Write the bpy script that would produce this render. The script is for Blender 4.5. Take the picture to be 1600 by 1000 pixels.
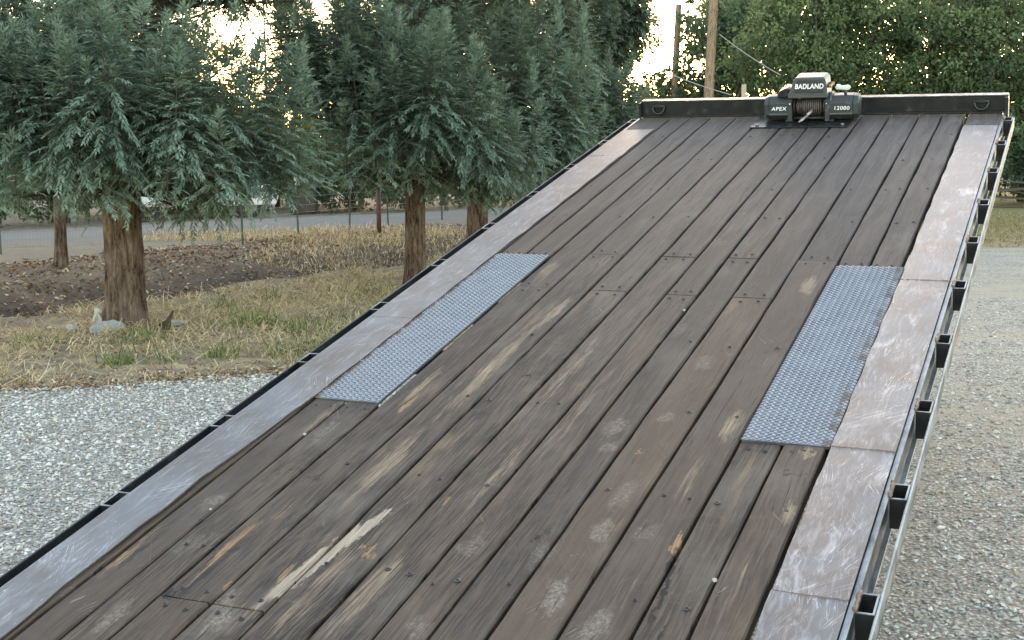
import bpy, bmesh, math, random
import numpy as np
from mathutils import Matrix, Vector, noise as mnoise

for o in list(bpy.data.objects):
    bpy.data.objects.remove(o, do_unlink=True)
scene = bpy.context.scene
C = scene.collection
R = math.radians
rng = np.random.default_rng(7)

# ------------------------------------------------------------------ camera
cam_d = bpy.data.cameras.new('camera')
cam_d.sensor_width = 36.0
cam_d.lens = 2102.4 / 1600 * 36.0
cam_d.clip_start = 0.05
cam_d.clip_end = 3000
cam = bpy.data.objects.new('camera', cam_d)
C.objects.link(cam)
WM = np.array([[0.99999, -0.004435, 0.0], [-0.00057, -0.128497, 0.99171], [-0.004398, -0.9917, -0.128498]])
cam.matrix_world = Matrix(((WM[0, 0], -WM[0, 1], -WM[0, 2], 0), (WM[1, 0], -WM[1, 1], -WM[1, 2], 0),
                           (WM[2, 0], -WM[2, 1], -WM[2, 2], 1.70), (0, 0, 0, 1)))
scene.camera = cam

# ------------------------------------------------------------------ sky and sun
SUN_EL, SUN_AZ = 14.0, 6.0          # azimuth from +Y, positive to the right
world = bpy.data.worlds.new('World')
scene.world = world
world.use_nodes = True
wn = world.node_tree
bg = wn.nodes['Background']
sky = wn.nodes.new('ShaderNodeTexSky')
sky.sky_type = 'NISHITA'
sky.sun_disc = False
sky.sun_elevation = R(SUN_EL)
sky.sun_rotation = R(SUN_AZ)
sky.air_density = 1.0
sky.dust_density = 0.4
sky.ozone_density = 1.0
wn.links.new(sky.outputs[0], bg.inputs[0])
bg.inputs[1].default_value = 0.15
sun_d = bpy.data.lights.new('sun', 'SUN')
sun_d.energy = 0.15
sun_d.angle = R(12.0)
sun_d.color = (1.0, 0.82, 0.60)
sun = bpy.data.objects.new('sun', sun_d)
C.objects.link(sun)
sd = Vector((math.sin(R(SUN_AZ)) * math.cos(R(SUN_EL)), math.cos(R(SUN_AZ)) * math.cos(R(SUN_EL)), math.sin(R(SUN_EL))))
sun.rotation_euler = sd.to_track_quat('Z', 'Y').to_euler()
sun.location = (-20, 60, 30)

scene.view_settings.view_transform = 'Standard'
scene.view_settings.look = 'None'
scene.view_settings.gamma = 1.0
scene.view_settings.exposure = 2.8
scene.view_settings.use_white_balance = True
scene.view_settings.white_balance_temperature = 8900
scene.view_settings.white_balance_tint = 15

scene.render.engine = 'CYCLES'
scene.cycles.max_bounces = 5
scene.cycles.diffuse_bounces = 3
scene.cycles.glossy_bounces = 2
scene.cycles.transmission_bounces = 3
scene.cycles.caustics_reflective = False
scene.cycles.caustics_refractive = False

# ------------------------------------------------------------------ helpers
def tag(o, label=None, cat=None, group=None, kind=None):
    if label: o['label'] = label
    if cat: o['category'] = cat
    if group: o['group'] = group
    if kind: o['kind'] = kind
    return o

def empty(name, loc=(0, 0, 0), mat=None):
    o = bpy.data.objects.new(name, None)
    o.empty_display_size = 0.1
    C.objects.link(o)
    if mat is not None: o.matrix_world = mat
    else: o.location = loc
    return o

def link(name, me, mat, parent=None):
    o = bpy.data.objects.new(name, me)
    if mat is not None and len(me.materials) == 0: me.materials.append(mat)
    C.objects.link(o)
    if parent is not None: o.parent = parent
    return o

def np_mesh(name, V, F, mat, parent=None, attrs=None, smooth=False):
    """V (n,3), F (m,k) with k = 3 or 4"""
    V = np.asarray(V, dtype=np.float32); F = np.asarray(F, dtype=np.int32)
    me = bpy.data.meshes.new(name)
    k = F.shape[1]
    me.vertices.add(len(V)); me.vertices.foreach_set('co', V.ravel())
    me.loops.add(F.size); me.loops.foreach_set('vertex_index', F.ravel())
    me.polygons.add(len(F))
    me.polygons.foreach_set('loop_start', np.arange(0, F.size, k, dtype=np.int32))
    me.polygons.foreach_set('use_smooth', np.full(len(F), smooth, dtype=bool))
    me.update(calc_edges=True)
    for an, av in (attrs or {}).items():
        a = me.attributes.new(an, 'FLOAT', 'POINT')
        a.data.foreach_set('value', np.asarray(av, dtype=np.float32))
    return link(name, me, mat, parent)

class MB:
    def __init__(s): s.bm = bmesh.new()
    def box(s, x0, x1, y0, y1, z0, z1, bev=0.0, seg=1, M=None):
        b = bmesh.new()
        bmesh.ops.create_cube(b, size=1.0)
        for v in b.verts:
            v.co = Vector(((x0 + x1) / 2 + v.co.x * (x1 - x0), (y0 + y1) / 2 + v.co.y * (y1 - y0), (z0 + z1) / 2 + v.co.z * (z1 - z0)))
        if bev > 0: bmesh.ops.bevel(b, geom=b.edges[:], offset=bev, segments=seg, affect='EDGES', profile=0.6)
        return s._add(b, M)
    def _add(s, b, M=None):
        me = bpy.data.meshes.new('tmp'); b.to_mesh(me); b.free()
        if M is not None: me.transform(M)
        s.bm.from_mesh(me); bpy.data.meshes.remove(me)
        return s
    def prism(s, prof, a, b_, axis='x', bev=0.0, seg=2, M=None, taper=1.0):
        """profile of (p,q) points extruded from a to b_ along axis"""
        b = bmesh.new(); rings = []
        cp = sum(p for p, q in prof) / len(prof); cq = sum(q for p, q in prof) / len(prof)
        for t, k in ((a, 1.0), (b_, taper)):
            r = []
            for p, q in prof:
                p2 = cp + (p - cp) * k; q2 = cq + (q - cq) * k
                r.append(b.verts.new({'x': (t, p2, q2), 'y': (p2, t, q2), 'z': (p2, q2, t)}[axis]))
            rings.append(r)
        n = len(prof)
        for i in range(n): b.faces.new((rings[0][i], rings[0][(i + 1) % n], rings[1][(i + 1) % n], rings[1][i]))
        b.faces.new(rings[0][::-1]); b.faces.new(rings[1])
        bmesh.ops.recalc_face_normals(b, faces=b.faces[:])
        if bev > 0: bmesh.ops.bevel(b, geom=b.edges[:], offset=bev, segments=seg, affect='EDGES', profile=0.6)
        return s._add(b, M)
    def tube(s, pts, rad, n=8, cap=True):
        pts = [Vector(p) for p in pts]
        if not hasattr(rad, '__len__'): rad = [rad] * len(pts)
        b = s.bm; rings = []
        prev = None
        for i, p in enumerate(pts):
            d = (pts[min(i + 1, len(pts) - 1)] - pts[max(i - 1, 0)]).normalized()
            ref = prev if prev is not None else (Vector((0, 0, 1)) if abs(d.z) < 0.9 else Vector((1, 0, 0)))
            a = (ref - d * ref.dot(d)).normalized(); c = d.cross(a); prev = a
            rings.append([b.verts.new(p + (a * math.cos(2 * math.pi * j / n) + c * math.sin(2 * math.pi * j / n)) * rad[i]) for j in range(n)])
        for i in range(len(rings) - 1):
            for j in range(n):
                f = b.faces.new((rings[i][j], rings[i][(j + 1) % n], rings[i + 1][(j + 1) % n], rings[i + 1][j])); f.smooth = True
        if cap:
            b.faces.new(rings[0][::-1]); b.faces.new(rings[-1])
        return s
    def build(s, name, mat, parent=None, smooth=False):
        me = bpy.data.meshes.new(name)
        bmesh.ops.recalc_face_normals(s.bm, faces=s.bm.faces[:])
        s.bm.to_mesh(me); s.bm.free()
        if smooth:
            for p in me.polygons: p.use_smooth = True
        return link(name, me, mat, parent)

# ------------------------------------------------------------------ node helper
class Mat:
    def __init__(s, name):
        s.m = bpy.data.materials.new(name); s.m.use_nodes = True
        s.t = s.m.node_tree; s.n = s.t.nodes; s.l = s.t.links
        s.p = s.n['Principled BSDF']; s.out = s.n['Material Output']
    def new(s, typ, **kw):
        nd = s.n.new(typ)
        for k, v in kw.items(): setattr(nd, k, v)
        return nd
    def set(s, sock, val):
        if val is None: return
        if isinstance(val, bpy.types.NodeSocket): s.l.new(val, sock)
        elif hasattr(val, '__len__') and len(val) == 3 and sock.type == 'RGBA': sock.default_value = (*val, 1)
        else: sock.default_value = val
    def coord(s, which='Object'): return s.new('ShaderNodeTexCoord').outputs[which]
    def pos(s): return s.new('ShaderNodeNewGeometry').outputs['Position']
    def sep(s, v):
        nd = s.new('ShaderNodeSeparateXYZ'); s.set(nd.inputs[0], v); return nd.outputs
    def comb(s, x, y, z):
        nd = s.new('ShaderNodeCombineXYZ')
        for i, a in enumerate((x, y, z)): s.set(nd.inputs[i], a)
        return nd.outputs[0]
    def math(s, op, a, b=None, c=None, clamp=False):
        nd = s.new('ShaderNodeMath', operation=op, use_clamp=clamp)
        for i, v in enumerate((a, b, c)):
            if v is not None: s.set(nd.inputs[i], v)
        return nd.outputs[0]
    def vmath(s, op, a, b=None):
        nd = s.new('ShaderNodeVectorMath', operation=op)
        s.set(nd.inputs[0], a)
        if b is not None: s.set(nd.inputs[1], b)
        return nd.outputs['Value'] if op in ('LENGTH', 'DOT_PRODUCT', 'DISTANCE') else nd.outputs[0]
    def scale(s, v, sc, loc=(0, 0, 0), rot=(0, 0, 0), typ='POINT'):
        nd = s.new('ShaderNodeMapping', vector_type=typ)
        s.set(nd.inputs['Vector'], v); nd.inputs['Scale'].default_value = sc
        nd.inputs['Location'].default_value = loc; nd.inputs['Rotation'].default_value = rot
        return nd.outputs[0]
    def noise(s, v, scale=5, detail=4, rough=0.55, dist=0.0, out='Fac'):
        nd = s.new('ShaderNodeTexNoise'); s.set(nd.inputs['Vector'], v)
        nd.inputs['Scale'].default_value = scale; nd.inputs['Detail'].default_value = detail
        nd.inputs['Roughness'].default_value = rough; nd.inputs['Distortion'].default_value = dist
        return nd.outputs[out]
    def voro(s, v, scale=5, feature='F1', out='Distance', rand=1.0):
        nd = s.new('ShaderNodeTexVoronoi', feature=feature); s.set(nd.inputs['Vector'], v)
        nd.inputs['Scale'].default_value = scale; nd.inputs['Randomness'].default_value = rand
        return nd.outputs[out]
    def ramp(s, fac, stops):
        nd = s.new('ShaderNodeValToRGB'); s.set(nd.inputs[0], fac)
        el = nd.color_ramp.elements
        while len(el) < len(stops): el.new(0.5)
        for e, (p, c) in zip(el, stops): e.position = p; e.color = (*c, 1) if len(c) == 3 else c
        return nd.outputs[0]
    def rng(s, v, a, b, c=0.0, d=1.0, smooth=False):
        nd = s.new('ShaderNodeMapRange', interpolation_type='SMOOTHSTEP' if smooth else 'LINEAR')
        s.set(nd.inputs[0], v)
        for i, x in enumerate((a, b, c, d)): s.set(nd.inputs[i + 1], x)
        return nd.outputs[0]
    def mix(s, fac, a, b, blend='MIX'):
        nd = s.new('ShaderNodeMix', data_type='RGBA', blend_type=blend)
        s.set(nd.inputs[0], fac); s.set(nd.inputs[6], a); s.set(nd.inputs[7], b)
        return nd.outputs[2]
    def attr(s, name): return s.new('ShaderNodeAttribute', attribute_name=name).outputs['Fac']
    def bump(s, h, strength=0.5, dist=0.01):
        nd = s.new('ShaderNodeBump'); s.set(nd.inputs['Height'], h)
        nd.inputs['Strength'].default_value = strength; nd.inputs['Distance'].default_value = dist
        s.l.new(nd.outputs[0], s.p.inputs['Normal'])
    def fin(s, col=None, rough=None, metal=None, spec=None):
        if col is not None: s.set(s.p.inputs['Base Color'], col)
        if rough is not None: s.set(s.p.inputs['Roughness'], rough)
        if metal is not None: s.set(s.p.inputs['Metallic'], metal)
        if spec is not None: s.set(s.p.inputs['Specular IOR Level'], spec)
        return s.m

def simple(name, col, rough=0.6, metal=0.0, var=0.25, scale=8, bump=0.0, spec=0.5):
    m = Mat(name); co = m.coord()
    n = m.noise(co, scale, 5, 0.6)
    c = m.mix(n, tuple(x * (1 - var) for x in col), tuple(min(1, x * (1 + var)) for x in col))
    if bump: m.bump(m.noise(co, scale * 6, 4), bump, 0.004)
    return m.fin(c, m.rng(n, 0.3, 0.7, rough - 0.06, rough + 0.06), metal, spec)

# ------------------------------------------------------------------ materials
def wood_deck_material(lane0, lane1):
    m = Mat('weathered_deck_wood')
    co = m.coord(); x, y, z = m.sep(co)
    rnd = m.new('ShaderNodeObjectInfo').outputs['Random']
    rz = m.math('MULTIPLY', rnd, 37.0)
    warp = m.math('MULTIPLY', m.math('SUBTRACT', m.noise(m.comb(x, m.math('MULTIPLY', y, .5), rz), 2.5, 2), .5), .07)
    xv = m.math('ADD', x, warp)
    fine = m.noise(m.comb(xv, m.math('MULTIPLY', y, .035), rz), 170, 6, .65)
    mid = m.noise(m.comb(xv, m.math('MULTIPLY', y, .06), rz), 28, 5, .6, .6)
    broad = m.noise(m.comb(x, m.math('MULTIPLY', y, .22), rz), 6.5, 4, .6, .4)
    patch = m.noise(m.comb(x, m.math('MULTIPLY', y, .6), rz), 3.2, 5, .62)
    cross = m.noise(m.comb(m.math('MULTIPLY', x, .3), y, rz), 24, 4, .6)          # sawn scuffs across the boards
    base = m.mix(m.rng(broad, .38, .62), (.034, .0255, .021), (.112, .083, .064))
    base = m.mix(m.rng(mid, .38, .62), m.mix(.72, base, (.022, .018, .016)), base)
    base = m.mix(m.math('MULTIPLY', m.rng(fine, .46, .68), .85), base, (.185, .140, .108))
    base = m.mix(m.math('MULTIPLY', m.rng(fine, .47, .33), .8), base, (.014, .012, .011))
    base = m.mix(m.math('MULTIPLY', m.rng(patch, .50, .70), .6), base, (.165, .148, .130))   # grey dust
    base = m.mix(m.math('MULTIPLY', m.rng(cross, .58, .74), .28), base, (.15, .135, .12))
    # plank to plank
    base = m.mix(m.rng(rnd, 0, 1, .05, .60), base, m.mix(m.rng(m.math('FRACT', m.math('MULTIPLY', rnd, 7.3)), 0, 1), (.042, .036, .034), (.120, .080, .054)))
    # streaky tan wear along the grain
    wearn = m.noise(m.comb(xv, m.math('MULTIPLY', y, .11), m.math('ADD', rz, 5.0)), 14, 5, .6)
    wearp = m.noise(m.comb(x, m.math('MULTIPLY', y, .45), m.math('ADD', rz, 9.0)), 2.6, 3)
    wear = m.math('MULTIPLY', m.rng(wearn, .56, .66), m.rng(wearp, .50, .64))
    base = m.mix(m.math('MULTIPLY', wear, .55), base, (.26, .185, .115))
    # marks with a shape of their own, at their places on the deck
    dn = m.new('ShaderNodeVectorMath', operation='MULTIPLY_ADD')
    m.set(dn.inputs[0], m.vmath('SUBTRACT', m.noise(m.comb(m.math('MULTIPLY', x, 2.2), y, 3.0), 16, 3, .6, 0, 'Color'), (.5, .5, .5)))
    dn.inputs[1].default_value = (.045, .20, 0); m.set(dn.inputs[2], co)
    wob = dn.outputs[0]
    def marks(lst, inner=.45):
        acc = None
        for (cx, cy, rx, ry, ang, st) in lst:
            if cx + rx < lane0 or cx - rx > lane1: continue
            mp = m.scale(wob, (rx, ry, 100.0), (cx, cy, 0), (0, 0, R(ang)), 'TEXTURE')
            k = m.rng(m.vmath('LENGTH', mp), 1.0, inner, 0.0, st, True)
            acc = k if acc is None else m.math('MAXIMUM', acc, k)
        return 0.0 if acc is None else acc
    grit = m.math('ADD', m.math('MULTIPLY', m.math('SUBTRACT', mid, .5), 1.5), m.math('MULTIPLY', m.math('SUBTRACT', fine, .5), 1.6))
    def worn(acc, lo=.30, hi=.62):
        return m.math('MULTIPLY', m.rng(m.math('ADD', acc, grit), lo, hi), m.rng(acc, 0.0, .22)) if not isinstance(acc, float) else 0.0
    warm = marks([(.57, -4.6, .055, .9, 0, .75), (.60, -3.95, .045, .35, 0, .9), (.37, -4.8, .03, .30, 0, .9), (.56, -5.5, .06, .45, 0, .8), (.90, -4.6, .035, .8, 0, .6),
                  (1.62, -3.50, .06, .20, 0, .85), (1.64, -4.98, .055, .2, 0, .8), (1.60, -5.4, .035, .35, 0, .5), (1.93, -5.15, .05, .06, 0, .9), (1.955, -5.55, .035, .13, 0, .8),
                  (.97, -5.45, .035, .6, 0, .6), (.36, -3.4, .06, .28, 0, .55), (.90, -6.25, .06, .35, 0, .7), (.74, -6.25, .06, .5, 0, .6), (.12, -5.2, .02, .3, 0, .7), (1.91, -6.0, .05, .3, 0, .4),
                  (1.60, -6.1, .035, .25, 0, .35), (.62, -6.4, .05, .35, 0, .5), (1.07, -5.0, .05, .7, 0, .45)], .2)
    base = m.mix(worn(warm, .35, 1.15), base, m.mix(m.rng(fine, .3, .7), (.20, .15, .105), (.40, .31, .22)))
    dust = marks([(.545, -6.485, .055, .085, 0, .9), (.505, -6.40, .04, .05, 0, .6), (.10, -5.873, .045, .07, 0, .6), (.225, -6.547, .045, .10, 0, .6), (1.43, -6.15, .045, .13, 12, .9),
                  (1.438, -5.783, .05, .08, 0, .7), (1.246, -5.06, .06, .09, 0, .6), (1.27, -5.22, .04, .06, 0, .6), (1.40, -4.965, .045, .06, 0, .55), (1.592, -6.259, .05, .13, 0, .7),
                  (1.40, -4.45, .05, .10, 0, .45), (1.43, -5.55, .04, .13, 0, .5), (.20, -5.3, .05, .1, 0, .5), (1.12, -6.38, .05, .06, 0, .5), (1.2, -4.1, .05, .1, 0, .35),
                  (1.95, -.22, .06, .08, 0, .6), (2.06, -.28, .05, .06, 0, .6), (1.5, -.55, .06, .05, 0, .45), (.33, -.12, .03, .08, 0, .6), (1.05, -2.9, .05, .09, 0, .4), (1.2, -3.35, .06, .1, 0, .35),
                  (1.08, -5.95, .05, .09, 0, .5), (1.31, -5.95, .045, .09, 0, .45), (.20, -6.15, .05, .09, 0, .35), (1.57, -5.75, .05, .07, 0, .4)], .35)
    tread = m.rng(m.voro(m.scale(co, (1, .55, 1)), 95, 'DISTANCE_TO_EDGE'), .03, .16)
    speck = m.noise(co, 60, 4, .7)
    base = m.mix(m.math('MULTIPLY', m.math('MULTIPLY', dust, m.rng(speck, .36, .62, .15, 1)), m.math('ADD', .40, m.math('MULTIPLY', tread, .5))), base, (.33, .30, .265))
    pale = marks([(.655, -6.16, .045, .34, -7, 1.0), (.71, -5.92, .03, .18, -10, .8)], .35)
    base = m.mix(worn(pale, .25, .60), base, m.mix(m.rng(fine, .35, .65), (.25, .205, .165), (.47, .40, .325)))
    orange = marks([(.80, -6.06, .035, .05, 0, 1), (.755, -6.04, .022, .03, 0, .9), (.60, -6.22, .02, .09, 0, .9), (1.677, -5.807, .018, .07, 0, 1), (1.388, -5.236, .018, .018, 0, .9), (.395, -5.0, .014, .16, 0, .9),
                    (.34, -6.12, .035, .28, 0, .8), (.375, -5.88, .02, .12, 0, .5), (.03, -6.2, .018, .26, 0, .8), (.88, -5.70, .012, .05, 0, .9), (.12, -6.27, .02, .03, 0, .6), (.46, -6.33, .02, .02, 0, .6)], .4)
    base = m.mix(worn(orange, .40, 1.05), base, m.mix(m.rng(fine, .35, .65), (.19, .115, .065), (.40, .255, .145)))
    dark = marks([(.755, -4.69, .028, .026, 0, 1), (.70, -4.62, .02, .02, 0, .4), (1.258, -5.863, .016, .02, 0, .9), (1.712, -6.05, .012, .30, 4, 1), (1.76, -6.3, .012, .12, -8, .9), (.355, -6.22, .022, .32, 0, .75),
                  (1.69, -5.88, .012, .08, 0, .9), (.32, -6.41, .04, .025, 0, .9), (.06, -6.22, .012, .2, 0, .6), (1.92, -5.14, .016, .012, 0, 1), (1.92, -5.30, .07, .006, 4, 1), (1.83, -1.15, .05, .012, -25, .9),
                  (1.90, -1.22, .05, .014, -50, 1), (1.96, -1.40, .014, .10, 0, .9), (1.80, -1.75, .03, .03, 0, .8), (1.67, -2.9, .05, .012, 30, .7), (.24, -5.62, .07, .008, 10, .7), (.35, -5.65, .06, .008, 15, .7), (.72, -5.05, .05, .05, 0, .35)], .3)
    base = m.mix(dark, base, (.010, .008, .007))
    # hairline checks
    ck = m.noise(m.comb(xv, m.math('MULTIPLY', y, .012), m.math('ADD', rz, 3)), 55, 2, .5)
    ckm = m.math('MULTIPLY', m.rng(m.math('ABSOLUTE', m.math('SUBTRACT', ck, .5)), .010, .002), m.rng(patch, .42, .56))
    base = m.mix(m.math('MULTIPLY', ckm, .85), base, (.010, .009, .008))
    # pale scratches
    sc = None
    for ang, sc_s, off in ((28, 7, 0), (-35, 6, 4), (8, 9, 8)):
        v = m.scale(co, (1, 1, 1), (off, off, 0), (0, 0, R(ang)))
        vx, vy, vz = m.sep(v)
        n1 = m.noise(m.comb(m.math('MULTIPLY', vx, 9), m.math('MULTIPLY', vy, .5), off), sc_s, 1)
        k = m.math('MULTIPLY', m.rng(m.math('ABSOLUTE', m.math('SUBTRACT', n1, .5)), .004, .0008), m.rng(m.noise(v, 2.2, 1), .60, .68))
        sc = k if sc is None else m.math('MAXIMUM', sc, k)
    base = m.mix(m.math('MULTIPLY', sc, .5), base, (.30, .28, .25))
    hgt = m.math('ADD', m.math('MULTIPLY', fine, .7), m.math('SUBTRACT', m.math('MULTIPLY', mid, .5), m.math('ADD', ckm, m.math('ADD', dark, m.math('MULTIPLY', orange, .6)))))
    m.bump(hgt, .55, .004)
    base = m.mix(m.rng(y, -4.6, -1.2, 0, .55), base, m.mix(m.rng(mid, .35, .65), (.052, .050, .052), (.125, .118, .118)))   # the head boards are weathered greyer
    base = m.mix(1.0, base, (.90, .81, .745), 'MULTIPLY')
    return m.fin(base, m.rng(fine, .3, .7, .62, .82), 0, .30)

def steel_material():
    m = Mat('scuffed_strip_steel')
    co = m.coord(); x, y, z = m.sep(co)
    streak = m.noise(m.comb(x, m.math('MULTIPLY', y, .12), 0), 46, 5, .62)
    blotch = m.noise(m.comb(x, m.math('MULTIPLY', y, .6), 2), 5.5, 5, .6, .4)
    cl = m.noise(m.comb(m.math('ADD', x, m.math('MULTIPLY', m.noise(co, 2.0, 2), .12)), m.math('MULTIPLY', y, .22), 4), 17, 5, .65, .25)
    base = m.mix(m.rng(blotch, .36, .64), (.130, .133, .140), (.104, .083, .073))        # bare steel / brown mill scale
    up = m.rng(y, -4.2, -1.6, 0, 1)                                                    # the head end keeps its reddish scale
    base = m.mix(m.math('MULTIPLY', up, .5), base, (.130, .094, .090))
    base = m.mix(m.math('MULTIPLY', m.rng(streak, .52, .70), .55), base, (.29, .29, .295))
    sm = m.math('MULTIPLY', m.rng(cl, .53, .68), m.rng(m.noise(co, 3.0, 3), .36, .6))
    base = m.mix(m.math('MULTIPLY', m.math('MULTIPLY', sm, m.rng(x, .5, 1.5, .25, .75)), 1.0), base, (.40, .405, .42))
    rust = m.rng(m.noise(co, 7, 6, .68), .63, .74)
    base = m.mix(m.math('MULTIPLY', rust, .6), base, (.22, .105, .06))
    scr = None
    for i, (ang, fq) in enumerate(((0, 9), (6, 9), (-8, 8), (20, 8), (-28, 7), (48, 5))):
        v = m.scale(co, (1, 1, 1), (i * 3.1, i * 1.7, 0), (0, 0, R(ang))); vx, vy, vz = m.sep(v)
        n1 = m.noise(m.comb(m.math('MULTIPLY', vx, 7), m.math('MULTIPLY', vy, .35), i), fq, 2, .5)
        k = m.math('MULTIPLY', m.rng(m.math('ABSOLUTE', m.math('SUBTRACT', n1, .5)), .009, .0015), m.rng(m.noise(v, 3.4, 2), .54, .66))
        scr = k if scr is None else m.math('MAXIMUM', scr, k)
    base = m.mix(m.math('MULTIPLY', scr, .42), base, (.60, .61, .63))
    m.bump(m.math('ADD', m.math('MULTIPLY', streak, .4), m.math('ADD', m.math('MULTIPLY', blotch, 2.0), m.math('MULTIPLY', scr, -.4))), .3, .003)
    return m.fin(base, m.rng(m.math('ADD', streak, rust), .4, 1.4, .44, .66), m.rng(rust, 0, 1, .50, .2))

def tread_material():
    m = Mat('tread_plate_steel'); co = m.coord(); x, y, z = m.sep(co)
    n = m.noise(co, 9, 5, .6)
    base = m.mix(m.rng(n, .3, .7), (.128, .134, .140), (.220, .226, .232))
    base = m.mix(m.rng(z, .0068, .0100), base, (.62, .65, .68))  # raised lugs lighter towards the crest: a highlight put into the colour
    edge = m.math('MULTIPLY', m.rng(x, 1.945, 1.985), m.rng(m.noise(co, 11, 4), .46, .58))
    base = m.mix(m.math('MULTIPLY', edge, .8), base, (.15, .10, .075))
    edgeL = m.math('MULTIPLY', m.math('MULTIPLY', m.rng(x, .035, .008), m.rng(x, -.1, 0.0)), m.rng(m.noise(co, 16, 3), .42, .55))
    base = m.mix(m.math('MULTIPLY', edgeL, .85), base, (.16, .075, .045))
    return m.fin(base, m.rng(n, .3, .7, .33, .48), .75)

def black_paint(name='black_painted_steel', rough=.38, col=(.012, .013, .014)):
    m = Mat(name); co = m.coord()
    n = m.noise(co, 14, 5, .6)
    c = m.mix(m.rng(n, .58, .75), col, tuple(x * 3.2 + .01 for x in col))
    m.bump(m.noise(co, 60, 3), .08, .003)
    return m.fin(c, m.rng(n, .3, .7, rough - .08, rough + .14), 0, .5)

def edge_steel():
    m = Mat('rail_worn_steel'); co = m.coord()
    n = m.noise(m.scale(co, (1, .3, 1)), 18, 5, .65)
    c = m.mix(m.rng(n, .35, .6), (.055, .062, .072), (.29, .305, .32))
    r = m.rng(m.noise(co, 6, 5, .65), .60, .70)
    c = m.mix(m.math('MULTIPLY', r, .7), c, (.20, .10, .06))
    m.bump(n, .15, .002)
    return m.fin(c, m.rng(n, .3, .7, .34, .55), .55)

def gravel_material():
    m = Mat('gravel_ground'); co = m.pos()
    vc = m.new('ShaderNodeTexVoronoi', feature='F1'); m.set(vc.inputs['Vector'], co); vc.inputs['Scale'].default_value = 48
    r, g, b = m.sep(vc.outputs['Color'])
    d = vc.outputs['Distance']
    col = m.ramp(r, [(0, (.17, .17, .172)), (.3, (.33, .33, .325)), (.6, (.48, .47, .455)), (.85, (.60, .59, .57)), (1, (.72, .71, .69))])
    tint = m.mix(m.rng(g, .9, .96), col, (.30, .19, .13))
    tint = m.mix(m.math('MULTIPLY', m.rng(b, .8, .9), .6), tint, (.20, .24, .25))
    tint = m.mix(m.math('MULTIPLY', m.rng(d, .32, .66), .6), tint, (.12, .105, .088))
    fine = m.noise(co, 160, 3, .7)
    dirt = m.mix(fine, (.30, .265, .215), (.50, .45, .375))
    x, y, z = m.sep(co)
    rightw = m.rng(x, 1.0, 3.0)
    dm = m.rng(m.noise(m.scale(co, (.7, 1.6, 1)), 1.1, 5, .62), .47, .60)
    tint = m.mix(m.math('MULTIPLY', dm, m.math('ADD', .10, m.math('MULTIPLY', rightw, .85))), tint, dirt)
    far = m.noise(m.scale(co, (.5, 1.3, 1)), 4, 6, .7)
    tint = m.mix(m.rng(far, .3, .7, 0, .35), tint, (.33, .31, .28))
    tint = m.mix(1.0, tint, (1.0, .945, .85), 'MULTIPLY')
    m.bump(m.math('SUBTRACT', m.math('MULTIPLY', r, .5), d), .8, .018)
    return m.fin(tint, .85, 0, .3)

def ground_material():
    m = Mat('dirt_and_dry_grass'); co = m.pos(); x, y, z = m.sep(co)
    # distance from the near lip of the ditch
    s = m.math('ADD', m.math('MULTIPLY', m.math('ADD', x, 5.04), -.867), m.math('MULTIPLY', m.math('SUBTRACT', y, 13.15), .498))
    s = m.math('ADD', s, m.math('MULTIPLY', m.math('SUBTRACT', m.noise(co, .9, 4), .5), .9))
    f1 = m.noise(co, 38, 5, .7); f2 = m.noise(co, 5, 5, .65); f3 = m.noise(m.scale(co, (1, .5, 1)), 110, 3, .7)
    straw = m.mix(f1, (.25, .18, .105), (.54, .42, .26))
    olive = m.mix(f1, (.14, .12, .060), (.34, .28, .14))
    soil = m.mix(f1, (.12, .086, .060), (.28, .215, .155))
    dark = m.mix(f3, (.022, .016, .012), (.072, .053, .040))  # dark moist ditch soil, with the far bank's shadow put into its colour
    path = m.mix(f1, (.17, .135, .10), (.29, .24, .185))
    base = m.mix(m.rng(f2, .42, .6), straw, soil)
    base = m.mix(m.math('MULTIPLY', m.rng(m.noise(co, .8, 4), .5, .62), .35), base, olive)
    base = m.mix(m.math('MULTIPLY', m.rng(s, -.75, -.35), m.rng(f2, .7, .45)), base, path)
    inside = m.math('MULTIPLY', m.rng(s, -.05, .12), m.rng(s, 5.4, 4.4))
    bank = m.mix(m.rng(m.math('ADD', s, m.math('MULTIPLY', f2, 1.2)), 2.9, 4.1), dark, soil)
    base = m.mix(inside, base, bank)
    # strip of mown field at the far right
    fld = m.math('MULTIPLY', m.rng(x, 4.0, 5.0), m.rng(y, 20.0, 21.0))
    stripe = m.rng(m.math('ADD', y, m.math('MULTIPLY', f2, 4)), 25.5, 29.5)
    field = m.mix(stripe, m.mix(f1, (.26, .20, .125), (.40, .32, .21)), m.mix(f1, (.17, .155, .06), (.31, .27, .13)))
    base = m.mix(fld, base, field)
    m.bump(m.math('ADD', f1, m.math('MULTIPLY', f3, .5)), .7, .03)
    return m.fin(base, .9, 0, .2)

def bark_material(name, c1, c2, c3):
    m = Mat(name); co = m.coord()
    f = m.noise(m.scale(co, (1, 1, .17)), 30, 6, .68, .6)
    g = m.noise(m.scale(co, (1, 1, .4)), 7, 5, .6)
    h = m.noise(m.scale(co, (1, 1, .35)), 75, 4, .7)
    c = m.ramp(m.math('ADD', m.math('MULTIPLY', f, .7), m.math('MULTIPLY', h, .3)), [(.38, tuple(v * .2 for v in c1)), (.46, c1), (.54, c2), (.66, c3)])
    c = m.mix(m.rng(g, .45, .65, 0, .5), c, tuple(v * .9 for v in c3))
    m.bump(m.math('ADD', f, m.math('MULTIPLY', h, .4)), .9, .02)
    return m.fin(c, .9, 0, .15)

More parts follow.
